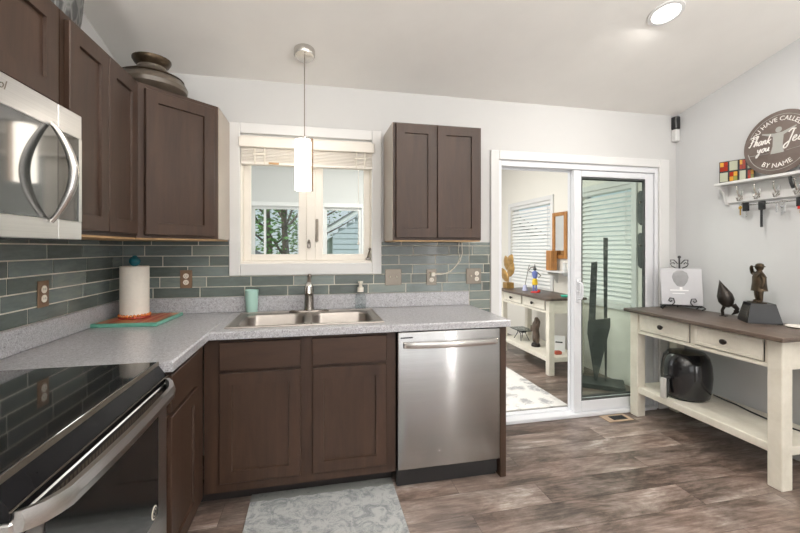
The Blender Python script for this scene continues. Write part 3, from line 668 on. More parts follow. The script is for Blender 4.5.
# ------------------------------------------------------------------ things above cabinets
vx, vy, vz = -.85, -.385, 2.134
v = empty('stoneware_vase', (vx, vy, vz), 'squat dark brown stoneware vase with flared collar on the corner cabinet', 'vase')
MB().lathe([(0, 0), (.10, 0), (.14, .012), (.168, .04), (.172, .06), (.160, .085), (.13, .115), (.09, .138), (.068, .15), (.066, .17), (.056, .17), (.056, .15), (0, .05)], 44, T((vx, vy, vz))).build('vase_body', M['vase'], v)
MB().lathe([(.066, .165), (.08, .178), (.092, .198), (.092, .206), (.086, .206), (.076, .186), (.060, .170), (.060, .162), (.066, .165)], 44, T((vx, vy, vz))).build('collar', M['bronze'], v)
MB().lathe([(.150, .098), (.154, .101), (.148, .107), (.144, .103), (.150, .098)], 44, T((vx, vy, vz))).build('band', M['bronze'], v)
m, t, b = nm('carved_dark_basket'); vo = t.nodes.new('ShaderNodeTexVoronoi'); vo.feature = 'DISTANCE_TO_EDGE'; vo.inputs['Scale'].default_value = 46; L(t, coords(t, (1, 1, .35)), vo.inputs['Vector'])
L(t, ramp(t, vo.outputs[0], [(.0, lin(104, 104, 102)), (.2, lin(54, 54, 54))]), b.inputs['Base Color']); b.inputs['Roughness'].default_value = .5; bump(t, b, vo.outputs[0], .6, .01); M['carved'] = m
u_ = empty('carved_urn', (-1.005, -.965, 2.134), 'tall dark grey carved urn on top of the left wall cabinet', 'vase')
MB().lathe([(0, 0), (.08, 0), (.09, .01), (.105, .1), (.115, .22), (.105, .33), (.085, .40), (.075, .40), (.09, .3), (0, .05)], 40, T((-1.005, -.965, 2.134))).build('urn_body', M['carved'], u_)
MB().lathe([(.084, .396), (.095, .405), (.095, .418), (.08, .418), (.078, .40), (.084, .396)], 40, T((-1.005, -.965, 2.134))).build('urn_rim', M['carved'], u_)

# ------------------------------------------------------------------ counter items
bcx, bcy = -.962, -.235
cb = empty('cutting_board', (bcx, bcy, .914), 'striped wooden cutting board with teal resin edge in the counter corner', 'cutting board', rz=math.radians(-4), local=True)
bw_, bd_ = .322, .35
MB().box(-bw_/2 + .014, bw_/2 - .014, -bd_/2 + .014, bd_/2 - .014, .001, .02).build('wood_panel', M['boardwood'], cb)
mb = MB(); mb.box(-bw_/2, bw_/2, -bd_/2, -bd_/2 + .0135, 0, .02, .002).box(-bw_/2, bw_/2, bd_/2 - .0135, bd_/2, 0, .02, .002).box(-bw_/2, -bw_/2 + .0135, -bd_/2 + .0135, bd_/2 - .0135, 0, .02, .002).box(bw_/2 - .0135, bw_/2, -bd_/2 + .0135, bd_/2 - .0135, 0, .02, .002)
tag(mb.build('resin_edge', M['tealedge'], cb), 'teal resin edge')
mb = MB()
for x in (-.09, .04, .085): mb.box(x, x + .018, -bd_/2 + .014, bd_/2 - .014, .0198, .0206)
tag(mb.build('inlay_stripe', M['boardred'], cb), 'red inlay stripes')
hx, hy, hz = -1.0, -.215, .9352
ph = empty('paper_towel_holder', (hx, hy, hz), 'paper towel holder with beaded amber base and teal glazed knob', 'paper towel holder')
mb = MB().lathe([(0, 0), (.078, 0), (.08, .004), (.078, .009), (0, .009)], 36, T((hx, hy, hz)))
mb.build('base', M['boardred'], ph)
mb = MB()
for k in range(26):
    a = 2*PI*k/26; mb.ball((hx + .073*math.cos(a), hy + .073*math.sin(a), hz + .016), .0085, n=8)
tag(mb.build('bead_ring', M['beads'], ph), 'ring of amber beads')
MB().cyl((hx, hy, hz + .009), (hx, hy, hz + .293), .008, n=12).build('post', M['nickel'], ph)
tag(MB().lathe([(0, .293), (.014, .293), (.024, .302), (.030, .318), (.026, .335), (.014, .345), (.008, .352), (0, .353)], 20, T((hx, hy, hz))).build('knob', M['teal'], ph), 'teal glazed knob')
rl = MB().lathe([(.02, .012), (.070, .012), (.072, .014), (.072, .29), (.070, .292), (.02, .292), (.02, .012)], 40, T((hx, hy, hz))).build('paper_towel_roll', M['paper'])
tag(rl, 'white paper towel roll standing on the beaded holder in the corner', 'paper towels')

# outlets and switches
def plate_y(x, z, wd, hh, kind, label, cat, mat):
    r = empty('wall_outlet' if cat == 'outlet' else 'switch_plate', (x, -.008, z), label, cat)
    MB().box(x - wd/2, x + wd/2, -.0145, -.0085, z - hh/2, z + hh/2, .002).build('cover_plate', mat, r)
    n = len(kind)
    for i, kd in enumerate(kind):
        cx = x + (i - (n - 1)/2)*.046
        if kd == 'o':
            for dz in (-.02, .02):
                f = MB().lathe([(0, 0), (.0165, 0), (.0165, .003), (0, .003)], 20, T((cx, -.0146, z + dz)) @ Matrix.Rotation(PI/2, 4, 'X') ).build('receptacle', M['ivory'], r)
                MB().box(cx - .007, cx - .005, -.0182, -.0177, z + dz - .004, z + dz + .005).box(cx + .005, cx + .007, -.0182, -.0177, z + dz - .004, z + dz + .005).lathe([(0, 0), (.002, 0), (.002, .0005), (0, .0005)], 8, T((cx, -.0177, z + dz - .009)) @ Matrix.Rotation(PI/2, 4, 'X')).build('slots', M['black'], f)
        else:
            MB().box(cx - .004, cx + .004, -.024, -.0147, z - .004, z + .010, .001).build('toggle', M['ivory'], r)
    return r
plate_y(-.79, 1.133, .07, .114, 'o', 'brown duplex outlet on the tile right of the paper towels', 'outlet', M['plateb'])
plate_y(.547, 1.125, .118, .114, 'ss', 'pewter double switch plate on the tile right of the window', 'switch', M['plate'])
plate_y(.828, 1.121, .075, .114, 'o', 'pewter duplex outlet with the white charging cord plugged in', 'outlet', M['plate'])
plate_y(1.152, 1.123, .118, .114, 'so', 'pewter combined switch and outlet plate nearest the sliding door', 'outlet', M['plate'])
ro = empty('wall_outlet', (XL + .008, -.745, 1.131), 'brown duplex outlet on the left wall tile near the range', 'outlet')
MB().box(XL + .0085, XL + .0145, -.78, -.71, 1.074, 1.188, .002).build('cover_plate', M['plateb'], ro)
for dz in (-.02, .02):
    f = MB().lathe([(0, 0), (.0165, 0), (.0165, .003), (0, .003)], 20, T((XL + .0146, -.745, 1.131 + dz)) @ Matrix.Rotation(PI/2, 4, 'Y')).build('receptacle', M['ivory'], ro)
    MB().box(XL + .0177, XL + .0182, -.752, -.75, 1.127 + dz, 1.136 + dz).box(XL + .0177, XL + .0182, -.74, -.738, 1.127 + dz, 1.136 + dz).build('slots', M['black'], f)
cg = empty('charging_cord', (.83, -.03, 1.14), 'white charging cord hanging from the wall cabinet to the tile outlet', 'cord')
MB().box(.815, .845, -.05, -.018, 1.128, 1.156, .004).build('plug', M['ivory'], cg)
MB().tube([(.845, -.034, 1.142), (.89, -.03, 1.14), (.94, -.022, 1.146), (1.0, -.016, 1.185), (1.045, -.014, 1.235), (1.062, -.014, 1.29), (1.055, -.015, 1.43), (1.05, -.02, 1.371)], .003, 8).build('cable', M['ivory'], cg)
MB().tube([(.845, -.034, 1.147), (.90, -.032, 1.142), (.97, -.022, 1.16), (1.02, -.016, 1.21), (1.045, -.0145, 1.26), (1.03, -.0145, 1.30), (1.035, -.02, 1.371)], .0025, 8).build('cable', M['ivory'], cg)

# ------------------------------------------------------------------ rugs and vent
rk = MB(); rk.prism([(-.325, -.508, .0005), (-.325, -1.5, .0005), (.435, -1.5, .0005), (.435, -.508, .0005)][::-1], (0, 0, .009), .002)
kr = tag(rk.build('kitchen_rug', M['rug']), 'pale grey woven rug on the floor in front of the sink cabinet', 'rug')
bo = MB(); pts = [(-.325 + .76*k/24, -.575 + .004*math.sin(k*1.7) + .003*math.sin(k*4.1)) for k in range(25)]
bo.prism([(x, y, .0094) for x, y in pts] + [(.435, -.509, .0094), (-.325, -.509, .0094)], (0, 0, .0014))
tag(bo.build('back_edge_band', rugmat('rug_dark_band', lin(130, 132, 130), lin(100, 104, 104), 30, .55), kr), 'darker grey band along the back edge')  # darker strip with a wavy front edge along the rug's back
tag(MB().box(.3, 2.09, .2, 2.95, .0005, .012, .003).build('sunroom_rug', M['rug2']), 'white rug with grey pattern on the sunroom floor beyond the door', 'rug')
fv = empty('floor_vent', (2.31, -.085, 0), 'beige metal floor vent set in the planks before the sliding door', 'vent')
MB().box(2.2, 2.42, -.145, -.03, .0003, .004, .001).build('frame', plain('vent_beige', lin(176, 152, 128), .5), fv)
mb = MB()
for k in range(14): mb.box(2.262 + k*.009, 2.2665 + k*.009, -.12, -.055, .004, .0052)
mb.box(2.26, 2.39, -.122, -.053, .0038, .0042); mb.build('grille', M['blackmat'], fv)

# ------------------------------------------------------------------ consoles
def console(x0, x1, y0, y1, H_, shelf_z, label, leg=.075, app=.165, n_dr=2):
    r = empty('console_table', ((x0 + x1)/2, (y0 + y1)/2, 0), label, 'table', 'cream console tables with dark tops')
    ov = .055; tt = .026
    tag(MB().box(x0 - ov, x1 + .005, y0 - ov*.7, y1 + .01, H_ - tt, H_, .005, 2).build('tabletop', M['consoletop'], r), 'dark weathered wood top')
    za = H_ - tt - app; zt_ = H_ - tt
    for lx in (x0, x1 - leg):
        for ly in (y0, y1 - leg): MB().box(lx, lx + leg, ly, ly + leg, 0, zt_, .004).build('leg', M['console'], r)
    mb = MB(); mb.box(x0 + .012, x0 + .03, y0 + leg, y1 - leg, za, zt_).box(x1 - .03, x1 - .012, y0 + leg, y1 - leg, za, zt_).box(x0 + leg, x1 - leg, y0 + .012, y0 + .03, za, zt_).box(x0 + leg, x1 - leg, y1 - .03, y1 - .012, za, zt_)
    mb.box(x0 + .004, x0 + .014, y0 + leg, y1 - leg, za, za + .022, .002)
    mb.build('apron', M['console'], r)
    span = (y1 - y0 - 2*leg)/n_dr
    for k in range(n_dr):
        ya = y0 + leg + k*span + .022; yb = y0 + leg + (k + 1)*span - .022
        mx_ = T((x0 + .012, yb, za + .03)) @ Matrix.Rotation(-PI/2, 4, 'Z')
        dr_ = door_mb(mx_, yb - ya, app - .042, .014, .018, .004).build('drawer', M['console'], r)
        mb = MB(); yy = (ya + yb)/2; zz = za + .03 + (app - .042)/2
        mb.lathe([(0, 0), (.006, 0), (.006, .012), (.016, .017), (.017, .024), (.01, .03), (0, .031)], 16, T((x0 - .002, yy, zz)) @ Matrix.Rotation(-PI/2, 4, 'Y') @ Matrix.Diagonal((1, 1.3, 1, 1))); tag(mb.build('knob', M['darkfig'], dr_), 'dark bronze knob')
        g = MB(); e = .004
        for (a0, a1, c0, c1) in ((ya - e, yb + e, za + .03 - e, za + .03), (ya - e, yb + e, zt_ - .012, zt_ - .012 + e), (ya - e, ya, za + .03, zt_ - .012), (yb, yb + e, za + .03, zt_ - .012)): g.box(x0 + .009, x0 + .0118, a0, a1, c0, c1)
        g.build('glaze_line', M['darkfig'], dr_)
    MB().box(x0 + .008, x1 - .008, y0 + .008, y1 - .008, shelf_z - .05, shelf_z, .004).build('shelf', M['console'], r)
    return r
KH = .85
console(2.488, 2.94, -1.088, -.03, KH, .236, 'cream console table with air fryer on its shelf along the grey kitchen wall')
SH = .81
console(2.385, 2.80, .93, 2.02, SH, .185, 'cream console table in the sunroom behind the open sliding door', .065, .14)

# ------------------------------------------------------------------ air fryer on kitchen console
ax, ay, az = 2.685, -.345, .236
af = empty('air_fryer', (ax, ay, az), 'glossy black air fryer with silver handle on the console table shelf', 'air fryer', rz=math.radians(5), local=True)
prof = [(0, .004), (.125, .004), (.145, .016), (.158, .09), (.163, .16), (.158, .24), (.143, .30), (.118, .328), (.05, .336), (0, .337)]
MB().lathe(prof, 48, Matrix.Diagonal((1, .97, 1, 1))).lathe([(0, 0), (.12, 0), (.12, .005), (0, .005)], 30).build('fryer_body', plain('glossy_black_shell', (.012, .012, .013), .14, 0, .1, coat=.15), af)
bk = MB()   # basket front, facing -x
bk.lathe([(.02, .03), (.146, .03), (.162, .09), (.168, .15), (.166, .175), (.02, .175)], 48, T((-.006, 0, 0)) @ Matrix.Diagonal((1, .78, 1, 1))); bkt = bk.build('basket_drawer', M['blackglass'], af)
tag(MB().tube([(-.172, 0, .16), (-.20, 0, .155), (-.212, 0, .13), (-.208, 0, .05), (-.20, 0, .02)], [.016, .018, .02, .019, .017], 12).build('handle_grip', M['black'], bkt), 'black handle grip')
tag(MB().box(-.232, -.213, -.02, .02, .012, .16, .006, 2).build('handle_trim', plain('silver_plastic', lin(205, 203, 198), .35, .2), bkt), 'silver handle trim')
MB().ball((-.115, 0, .255), .045, (.6, 1, .8)).build('control_dome', M['blackglass'], af)
MB().lathe([(.0, 0), (.028, 0), (.026, .012), (0, .013)], 24, T((-.138, 0, .235)) @ Matrix.Rotation(-1.2, 4, 'Y')).build('control_dial', M['nickel'], af)
tag(MB().tube([(2.84, -.42, .262), (2.87, -.48, .244), (2.87, -.56, .241), (2.84, -.66, .2415), (2.82, -.78, .2415), (2.82, -.90, .2415), (2.83, -.98, .2415)], .005, 8).build('power_cord', M['black']), 'black power cord lying along the console table shelf', 'cord')

# ------------------------------------------------------------------ items on kitchen console
# easel with picture
ea = empty('tabletop_easel', (2.80, -.20, KH), 'black scrolled wire easel with cross finial in the console corner', 'easel', rz=math.radians(-36), local=True)
# local: x across, -y towards viewer
mb = MB()
for sx in (-1, 1):
    mb.tube([(sx*.125, -.035, .006), (sx*.145, -.05, .02), (sx*.125, -.06, .035), (sx*.11, -.045, .028)], .004, 6)
mb.tube([(-.125, -.035, .034), (.125, -.035, .034)], .0045, 6); mb.tube([(-.14, .0, .028), (.14, .0, .028)], .0045, 6)
for sx in (-1, 1):
    mb.tube([(sx*.11, .045, .005), (sx*.11, -.04, .034)], .0045, 6)
    mb.tube([(sx*.07 + q[0], -.045, .07 + q[1]) for q in [(.0, -.035), (-.02*sx, -.01), (-.012*sx, .02), (.012*sx, .022), (.02*sx, .004), (.006*sx, -.008), (-.002*sx, .006)]], .0038, 6)
    mb.tube([(sx*.02, .06, .32), (sx*.05, .06, .335), (sx*.06, .06, .355), (sx*.04, .06, .365), (sx*.03, .06, .352)], .004, 6)
    mb.tube([(sx*.01, .06, .355), (sx*.035, .06, .385), (sx*.058, .06, .385), (sx*.055, .06, .365)], .004, 6)
mb.tube([(0, .06, .40), (0, .055, .30), (0, -.01, .03)], .006, 6); mb.ball((0, .06, .408), .012, n=10)
mb.tube([(0, .055, .3), (0, .11, .004)], .0045, 6)
mb.build('scroll_frame', M['blackmat'], ea)
pc = empty('photo_plaque', (2.80, -.20, KH + .035), 'square pale grey photo plaque of a balloon shape resting on the wire easel', 'picture', rz=math.radians(-36), local=True)
tl = T((0, -.032, .005)) @ Matrix.Rotation(math.radians(-12), 4, 'X')
MB().box(-.135, .135, -.006, .004, 0, .285, .002, mat=tl).build('plaque_board', M['print'], pc)
bmd = MB(); prof = [(.0, .14), (.022, .145), (.045, .18), (.055, .215), (.045, .25), (.02, .268), (0, .27)]
bmd.lathe(prof, 28, tl @ T((-.005, -.006, 0)) @ Matrix.Diagonal((1, .02, 1, 1))); bmd.build('balloon_print', M['printdark'], pc)
mb = MB().box(-.012, .006, -.0075, -.006, .118, .138, mat=tl); mb.box(-.075, .045, -.0075, -.006, .108, .117, mat=tl).box(-.06, .02, -.0075, -.006, .085, .09, mat=tl); mb.build('white_print', M['printwhite'], pc)

# bird-like figurine
bf = empty('bird_figurine', (2.83, -.515, KH), 'small dark glossy figurine of a bending bird on the console table', 'figurine', rz=math.radians(-70), local=True)
tb = MB()
tb.lathe([(0, 0), (.03, .012), (.048, .05), (.046, .09), (.03, .13), (.012, .17), (0, .20)], 24, T((.02, 0, .062)) @ Matrix.Rotation(math.radians(-16), 4, 'Y') @ Matrix.Diagonal((1, .8, 1, 1)))
tb.build('body', M['darkfig'], bf)
for y in (-.012, .014): MB().tube([(.0, y, .085), (-.018, y, .04), (-.014, y, .004)], [.009, .006, .005], 8).box(-.03, .012, y - .006, y + .006, 0, .005, .002).build('leg', M['darkfig'], bf)
MB().tube([(.045, 0, .085), (.066, 0, .06), (.06, 0, .035), (.035, 0, .014)], [.018, .014, .013, .003], 10).ball((.062, 0, .042), .016, n=12).build('head', M['darkfig'], bf)

# statue
def skin_obj(verts, edges, radii, sub=2):
    me = bpy.data.meshes.new('sk'); me.from_pydata(verts, edges, []); o = bpy.data.objects.new('sk', me); COL.objects.link(o)
    md = o.modifiers.new('s', 'SKIN'); md.use_smooth_shade = True
    for v_, r_ in zip(me.skin_vertices[0].data, radii): v_.radius = (r_, r_) if not isinstance(r_, tuple) else r_
    me.skin_vertices[0].data[0].use_root = True
    sb = o.modifiers.new('d', 'SUBSURF'); sb.levels = sub; sb.render_levels = sub
    dg = bpy.context.evaluated_depsgraph_get(); dg.update(); em = bpy.data.meshes.new_from_object(o.evaluated_get(dg)); bpy.data.objects.remove(o)
    bm = bmesh.new(); bm.from_mesh(em); bpy.data.meshes.remove(em); return bm
st = empty('bronze_statue', (2.825, -.735, KH), 'bronze statuette of a coated man shading his eyes on a black plinth', 'statue', rz=math.radians(-36), local=True)
# plinth (frustum)
bm = bmesh.new(); a, c2, hh = .086, .062, .125
lo = [bm.verts.new((x, y, .012)) for x, y in ((-a, -a), (a, -a), (a, a), (-a, a))]; hi = [bm.verts.new((x, y, hh)) for x, y in ((-c2, -c2), (c2, -c2), (c2, c2), (-c2, c2))]
l0 = [bm.verts.new((x, y, 0)) for x, y in ((-a, -a), (a, -a), (a, a), (-a, a))]
for q, w_ in ((l0, lo), (lo, hi)):
    for k in range(4): bm.faces.new((q[k], q[(k + 1) % 4], w_[(k + 1) % 4], w_[k]))
bm.faces.new(hi); bm.faces.new(l0[::-1]); bmesh.ops.recalc_face_normals(bm, faces=bm.faces[:])
MB().merge(bm).build('plinth', M['black'], st)
tilt = math.atan((a - c2)/(hh - .012)); Tp = T((-(a + c2)/2 - .001, 0, .068)) @ Matrix.Rotation(tilt, 4, 'Y')
mb = MB().box(-.002, .001, -.058, .058, -.04, .04, mat=Tp); pl = tag(mb.build('plaque', plain('pewter_plaque', lin(96, 92, 84), .4, .7), st), 'pewter text plaque')
mb = MB()
for k in range(4): mb.box(-.0028, -.0018, -.045, .045, -.026 + k*.016, -.021 + k*.016, mat=Tp)
mb.build('engraved_line', M['black'], pl)
z0 = hh
V = [(0, 0, z0 + .115), (0, 0, z0 + .155), (.0, 0, z0 + .185), (0, 0, z0 + .205), (0, -.006, z0 + .224),         # pelvis chest shoulders neck head
     (0, .022, z0 + .10), (-.004, .026, z0 + .055), (0, .026, z0 + .012), (-.024, .028, z0 + .008),               # left leg
     (0, -.022, z0 + .10), (-.004, -.026, z0 + .055), (0, -.026, z0 + .012), (-.024, -.028, z0 + .008),
     (0, -.042, z0 + .182), (.004, -.058, z0 + .145), (-.006, -.062, z0 + .108), (-.008, -.062, z0 + .096),        # hanging arm
     (0, .042, z0 + .184), (-.012, .07, z0 + .19), (-.028, .04, z0 + .225), (-.03, .022, z0 + .238)]
Ed = [(0, 1), (1, 2), (2, 3), (3, 4), (0, 5), (5, 6), (6, 7), (7, 8), (0, 9), (9, 10), (10, 11), (11, 12), (2, 13), (13, 14), (14, 15), (15, 16), (2, 17), (17, 18), (18, 19), (19, 20)]
Rd = [(.03, .03), (.034, .03), (.03, .024), .013, .02, .021, .016, .012, .009, .021, .016, .012, .009, .017, .014, .011, .009, .017, .014, .011, .008]
MB().merge(skin_obj(V, Ed, Rd)).box(-.05, .025, -.045, .045, z0 - .0, z0 + .006, .002).build('body', M['bronze'], st)
MB().lathe([(.0, .19), (.03, .188), (.041, .17), (.042, .13), (.048, .085), (.05, .078), (.044, .08), (.03, .12), (0, .12)], 22, T((0, 0, z0)) @ Matrix.Diagonal((.85, 1, 1, 1))).build('coat', M['bronze'], st)
MB().ball((0, -.006, z0 + .228), .0215, (1, .92, 1.1)).ball((-.021, -.006, z0 + .226), .005).build('head', M['bronze'], st)
MB().lathe([(.03, .0), (.031, .003), (.023, .008), (.02, .018), (.01, .024), (0, .025)], 18, T((0, -.006, z0 + .232))).build('cap', M['bronze'], st)
tag(MB().lathe([(0, 0), (.05, 0), (.065, .008), (.062, .01), (.045, .004), (0, .003)], 28, T((2.86, -.93, KH))).build('small_dish', M['cream']), 'small cream dish at the near end of the kitchen console top', 'dish')

# ------------------------------------------------------------------ right wall shelf, sign, mosaic box, keys
sf = empty('wall_shelf', (2.92, -.75, 1.80), 'white wall shelf with a row of silver hooks on the grey wall', 'shelf')
YE = -1.12; YS = -.40
MB().box(2.868, XR, YE, YS, 1.782, 1.80, .002).build('shelf_board', M['white'], sf)
MB().box(2.953, XR, YE + .02, YS - .025, 1.655, 1.782, .002).build('back_board', M['white'], sf)
for y in (YS - .035, YE + .02):
    MB().prism([(XR, y, 1.782), (2.885, y, 1.782), (2.89, y, 1.76), (2.92, y, 1.73), (2.935, y, 1.68), (2.945, y, 1.65), (XR, y, 1.64)], (0, .014, 0)).build('bracket', M['white'], sf)
hooks = [-.535, -.645, -.76, -.875, -.99]
for y in hooks:
    mb = MB().box(2.948, 2.953, y - .009, y + .009, 1.672, 1.735, .002)
    mb.tube([(2.95, y, 1.70), (2.925, y, 1.692), (2.905, y - .004, 1.72), (2.90, y - .005, 1.755)], [.006, .006, .006, .005], 8).ball((2.90, y - .005, 1.757), .008, n=10)
    mb.tube([(2.95, y, 1.69), (2.93, y, 1.667), (2.912, y, 1.664), (2.905, y, 1.68)], [.006, .006, .005, .004], 8).ball((2.905, y, 1.682), .007, n=10)
    mb.build('hook', M['chrome'], sf)
MB().tube([(2.935, -.53, 1.628), (2.935, -1.05, 1.628)], .0055, 10).tube([(2.935, -.54, 1.628), (2.962, -.54, 1.66)], .005, 8).tube([(2.935, -1.04, 1.628), (2.962, -1.04, 1.66)], .005, 8).build('metal_rail', M['chrome'], sf)
def keys(y, kind, label):
    r = empty('key_bunch', (2.935, y, 1.62), label, 'keys', 'key bunches on the wall shelf rail')
    MB().lathe([(.012, -.001), (.014, 0), (.012, .001), (.010, 0), (.012, -.001)], 18, T((2.935, y, 1.623)) @ Matrix.Rotation(PI/2, 4, 'X')).build('key_ring', M['chrome'], r)
    if kind in (0, 1, 3): MB().box(2.913, 2.927, y - .03, y + .012, 1.585, 1.645, .006, 2).build('key_fob', M['black'], r)
    if kind == 0:
        MB().lathe([(0, -.001), (.012, -.001), (.012, .001), (0, .001)], 14, T((2.92, y + .028, 1.612)) @ Matrix.Rotation(PI/2, 4, 'Y')).box(2.919, 2.921, y + .024, y + .032, 1.56, 1.605).build('key', M['brass'], r)
    MB().lathe([(0, -.001), (.011, -.001), (.011, .001), (0, .001)], 14, T((2.932, y - .002, 1.598)) @ Matrix.Rotation(PI/2, 4, 'Y')).box(2.931, 2.933, y - .005, y + .002, 1.545, 1.592).build('key', M['chrome'] if kind != 3 else M['brass'], r)
    if kind == 1: MB().box(2.92, 2.926, y - .012, y + .004, 1.47, 1.59, .002).build('lanyard', M['blackmat'], r)
    if kind == 2:
        for k, dy in enumerate((-.024, .02)): MB().box(2.92, 2.923, y + dy - .006, y + dy + .006, 1.56, 1.62, .001).build('key', M['chrome'], r)
    if kind == 3: MB().box(2.908, 2.912, y - .02, y + .0, 1.57, 1.588, .001).build('red_tag', M['red'], r)
keys(-.575, 0, 'key bunch with black fob and brass key at the rail end below mosaic box')
keys(-.675, 1, 'key bunch with long black lanyard, second from the left on the rail')
keys(-.79, 2, 'plain silver key bunch, third from the left on the rail')
keys(-.888, 3, 'key bunch with black fob and red tag, nearest the right photo edge')
tag(MB().tube([(2.90, -.873, 1.70), (2.893, -.866, 1.735), (2.893, -.86, 1.775)], [.008, .009, .008], 8).build('black_strap', M['black']), 'short black strap caught on the fourth silver hook', 'strap')

# mosaic box
mo = empty('mosaic_box', (2.915, -.53, 1.80), 'small square glass mosaic box of red, amber and white tiles on the shelf', 'box', rz=math.radians(0), local=True)
def mosaic(parent, Mx, wd, hh):
    fr = MB(); fr.box(0, wd, 0, .008, 0, hh, mat=Mx); o = fr.build('mosaic_panel', M['blackmat'], parent)
    cols = {'w': MB(), 'r': MB(), 'y': MB(), 'g': MB()}
    g = wd/2; gh = hh/2
    for i in range(2):
        for j in range(2):
            xa, za = i*g + .005, j*gh + .005; s, s2 = g - .01, gh - .01
            if (i + j) % 2 == (0): cols['w'].box(xa, xa + s, -.002, .004, za, za + s2, mat=Mx)
            else:
                for p in range(2):
                    for q in range(2):
                        k = ('r', 'y', 'r', 'g') [(p*2 + q + i) % 4] if (p + q) % 2 else random.choice('rry')
                        cols[k].box(xa + p*s/2 + .001, xa + (p + 1)*s/2 - .001, -.002, .004, za + q*s2/2 + .001, za + (q + 1)*s2/2 - .001, mat=Mx)
    mats = {'w': plain('pale_mosaic_glass', lin(176, 178, 158), .2), 'r': plain('red_mosaic_glass', lin(150, 46, 28), .2), 'y': plain('amber_mosaic_glass', lin(205, 150, 62), .2), 'g': plain('green_mosaic_glass', lin(140, 140, 80), .2)}
    nms = {'w': 'pale_glass', 'r': 'red_glass', 'y': 'amber_glass', 'g': 'green_glass'}
    for k, mb_ in cols.items():
        if len(mb_.bm.verts): mb_.build(nms[k], mats[k], o)
        else: mb_.bm.free()
s_m = .105
mosaic(mo, T((-.045, .09, 0)) @ Matrix.Rotation(math.radians(-72), 4, 'Z'), .112, .15)
q_ = Vector((-.045, .09, 0)) + Vector((.112*math.cos(math.radians(-72)), .112*math.sin(math.radians(-72)), 0))
mosaic(mo, T(q_) @ Matrix.Rotation(math.radians(-118), 4, 'Z') @ T((.0, 0, 0)) if False else T(q_ + Vector((.0, -.001, 0))) @ Matrix.Rotation(math.radians(-60), 4, 'Z'), .085, .15)

# round sign leaning on shelf
sg = empty('round_sign', (2.93, -.79, 1.80), 'round brown wooden sign with white lettering leaning on the wall shelf', 'sign', local=True)
sg.rotation_euler = (0, 0, 0)
R0 = .205
# local frame: sign disc in its own plane; sx -> world -y ; sy -> up (leaning back to the wall)
lean = math.radians(5)
Sg = T((-.03, 0, R0 + .002)) @ Matrix.Rotation(lean, 4, 'Y') @ Matrix(((0, 0, -1, 0), (-1, 0, 0, 0), (0, 1, 0, 0), (0, 0, 0, 1)))
MB().lathe([(0, -.012), (R0, -.012), (R0, -.002), (R0 - .004, 0), (0, 0)], 64, Sg).build('sign_board', M['signbrown'], sg)
for tx, sz, sg_n in (('YOU HAVE CALLED ME', .040, 1), ('BY NAME', .042, -1)):
    MB().text(tx, sz, Sg @ T((0, 0, .001)), 0, .001, (.150, sg_n)).build('block_lettering', M['signwhite'], sg)
SCR = {'T': [[(.05, .95), (.3, 1.02), (.75, .98)], [(.45, .98), (.38, .5), (.22, .02), (.08, .08)]],
       'h': [[(0, 0), (.15, .5), (.28, 1.0), (.2, 1.0), (.12, .4), (.1, 0), (.25, .42), (.38, .4), (.36, .05), (.5, .1)]],
       'a': [[(.38, .38), (.2, .45), (.05, .2), (.15, 0), (.32, .15), (.4, .42), (.38, .05), (.5, .1)]],
       'n': [[(.02, .4), (.08, .35), (.06, 0), (.2, .4), (.34, .4), (.34, .05), (.48, .1)]],
       'k': [[(.02, 0), (.12, .5), (.2, .95)], [(.42, .45), (.1, .2), (.25, .15), (.42, -.05)]],
       'y': [[(0, .4), (.08, .12), (.22, .1), (.36, .42), (.3, -.2), (.12, -.5), (.05, -.3), (.4, .05)]],
       'o': [[(.25, .42), (.06, .3), (.08, .04), (.26, 0), (.36, .25), (.25, .42), (.5, .3)]],
       'u': [[(0, .42), (.04, .08), (.2, .05), (.34, .42), (.34, .05), (.48, .1)]],
       'J': [[(.15, .85), (.4, 1.05), (.75, 1.0)], [(.6, 1.0), (.52, .4), (.4, -.35), (.15, -.45), (.1, -.2), (.5, .1)]],
       'e': [[(.05, .18), (.3, .3), (.26, .44), (.1, .36), (.08, .06), (.26, 0), (.44, .12)]],
       's': [[(0, .1), (.2, .44), (.3, .2), (.2, .0), (.04, .05)], [(.2, .02), (.42, .1)]]}
def script(word, hgt, px, py, rr):
    w_ = MB(); x = 0
    for chx in word:
        for st_ in SCR[chx]:
            pts = [Vector(((x + u)*hgt*.82 + v*hgt*.22, v*hgt, 0)) for u, v in st_]
            sm = []
            for k in range(len(pts) - 1):      # Catmull-Rom smoothing
                a, b_, c_, d_ = pts[max(k - 1, 0)], pts[k], pts[k + 1], pts[min(k + 2, len(pts) - 1)]
                for q in range(4):
                    t_ = q/4; sm.append(.5*((2*b_) + (c_ - a)*t_ + (2*a - 5*b_ + 4*c_ - d_)*t_*t_ + (3*b_ - a - 3*c_ + d_)*t_**3))
            sm.append(pts[-1]); w_.tube([Sg @ (p + Vector((px, py, .0006))) for p in sm], rr, 6)
        x += .68 if chx in 'TJ' else .5
    return w_
for wd_, hg_, px, py, rr in (('Thank', .062, -.178, .004, .0034), ('you', .06, -.12, -.046, .0034), ('Jesus', .074, .034, -.012, .004)):
    script(wd_, hg_, px, py, rr).build('script_lettering', M['signwhite'], sg)
rg_ = MB()
for a0, a1, rr in ((PI*1.08, PI*1.92, .178), (PI*.1, PI*.9, .178)):
    pts = [(rr*math.cos(a0 + (a1 - a0)*k/40), rr*math.sin(a0 + (a1 - a0)*k/40), .001) for k in range(41)]
    rg_.tube([Sg @ Vector(p) for p in pts], .0016, 6)
rg_.tube([Sg @ Vector(p) for p in ((-.165, -.058, .001), (-.05, -.062, .001))], .0014, 6)
rg_.tube([Sg @ Vector(p) for p in ((.165, -.05, .001), (.05, -.062, .001))], .0014, 6)
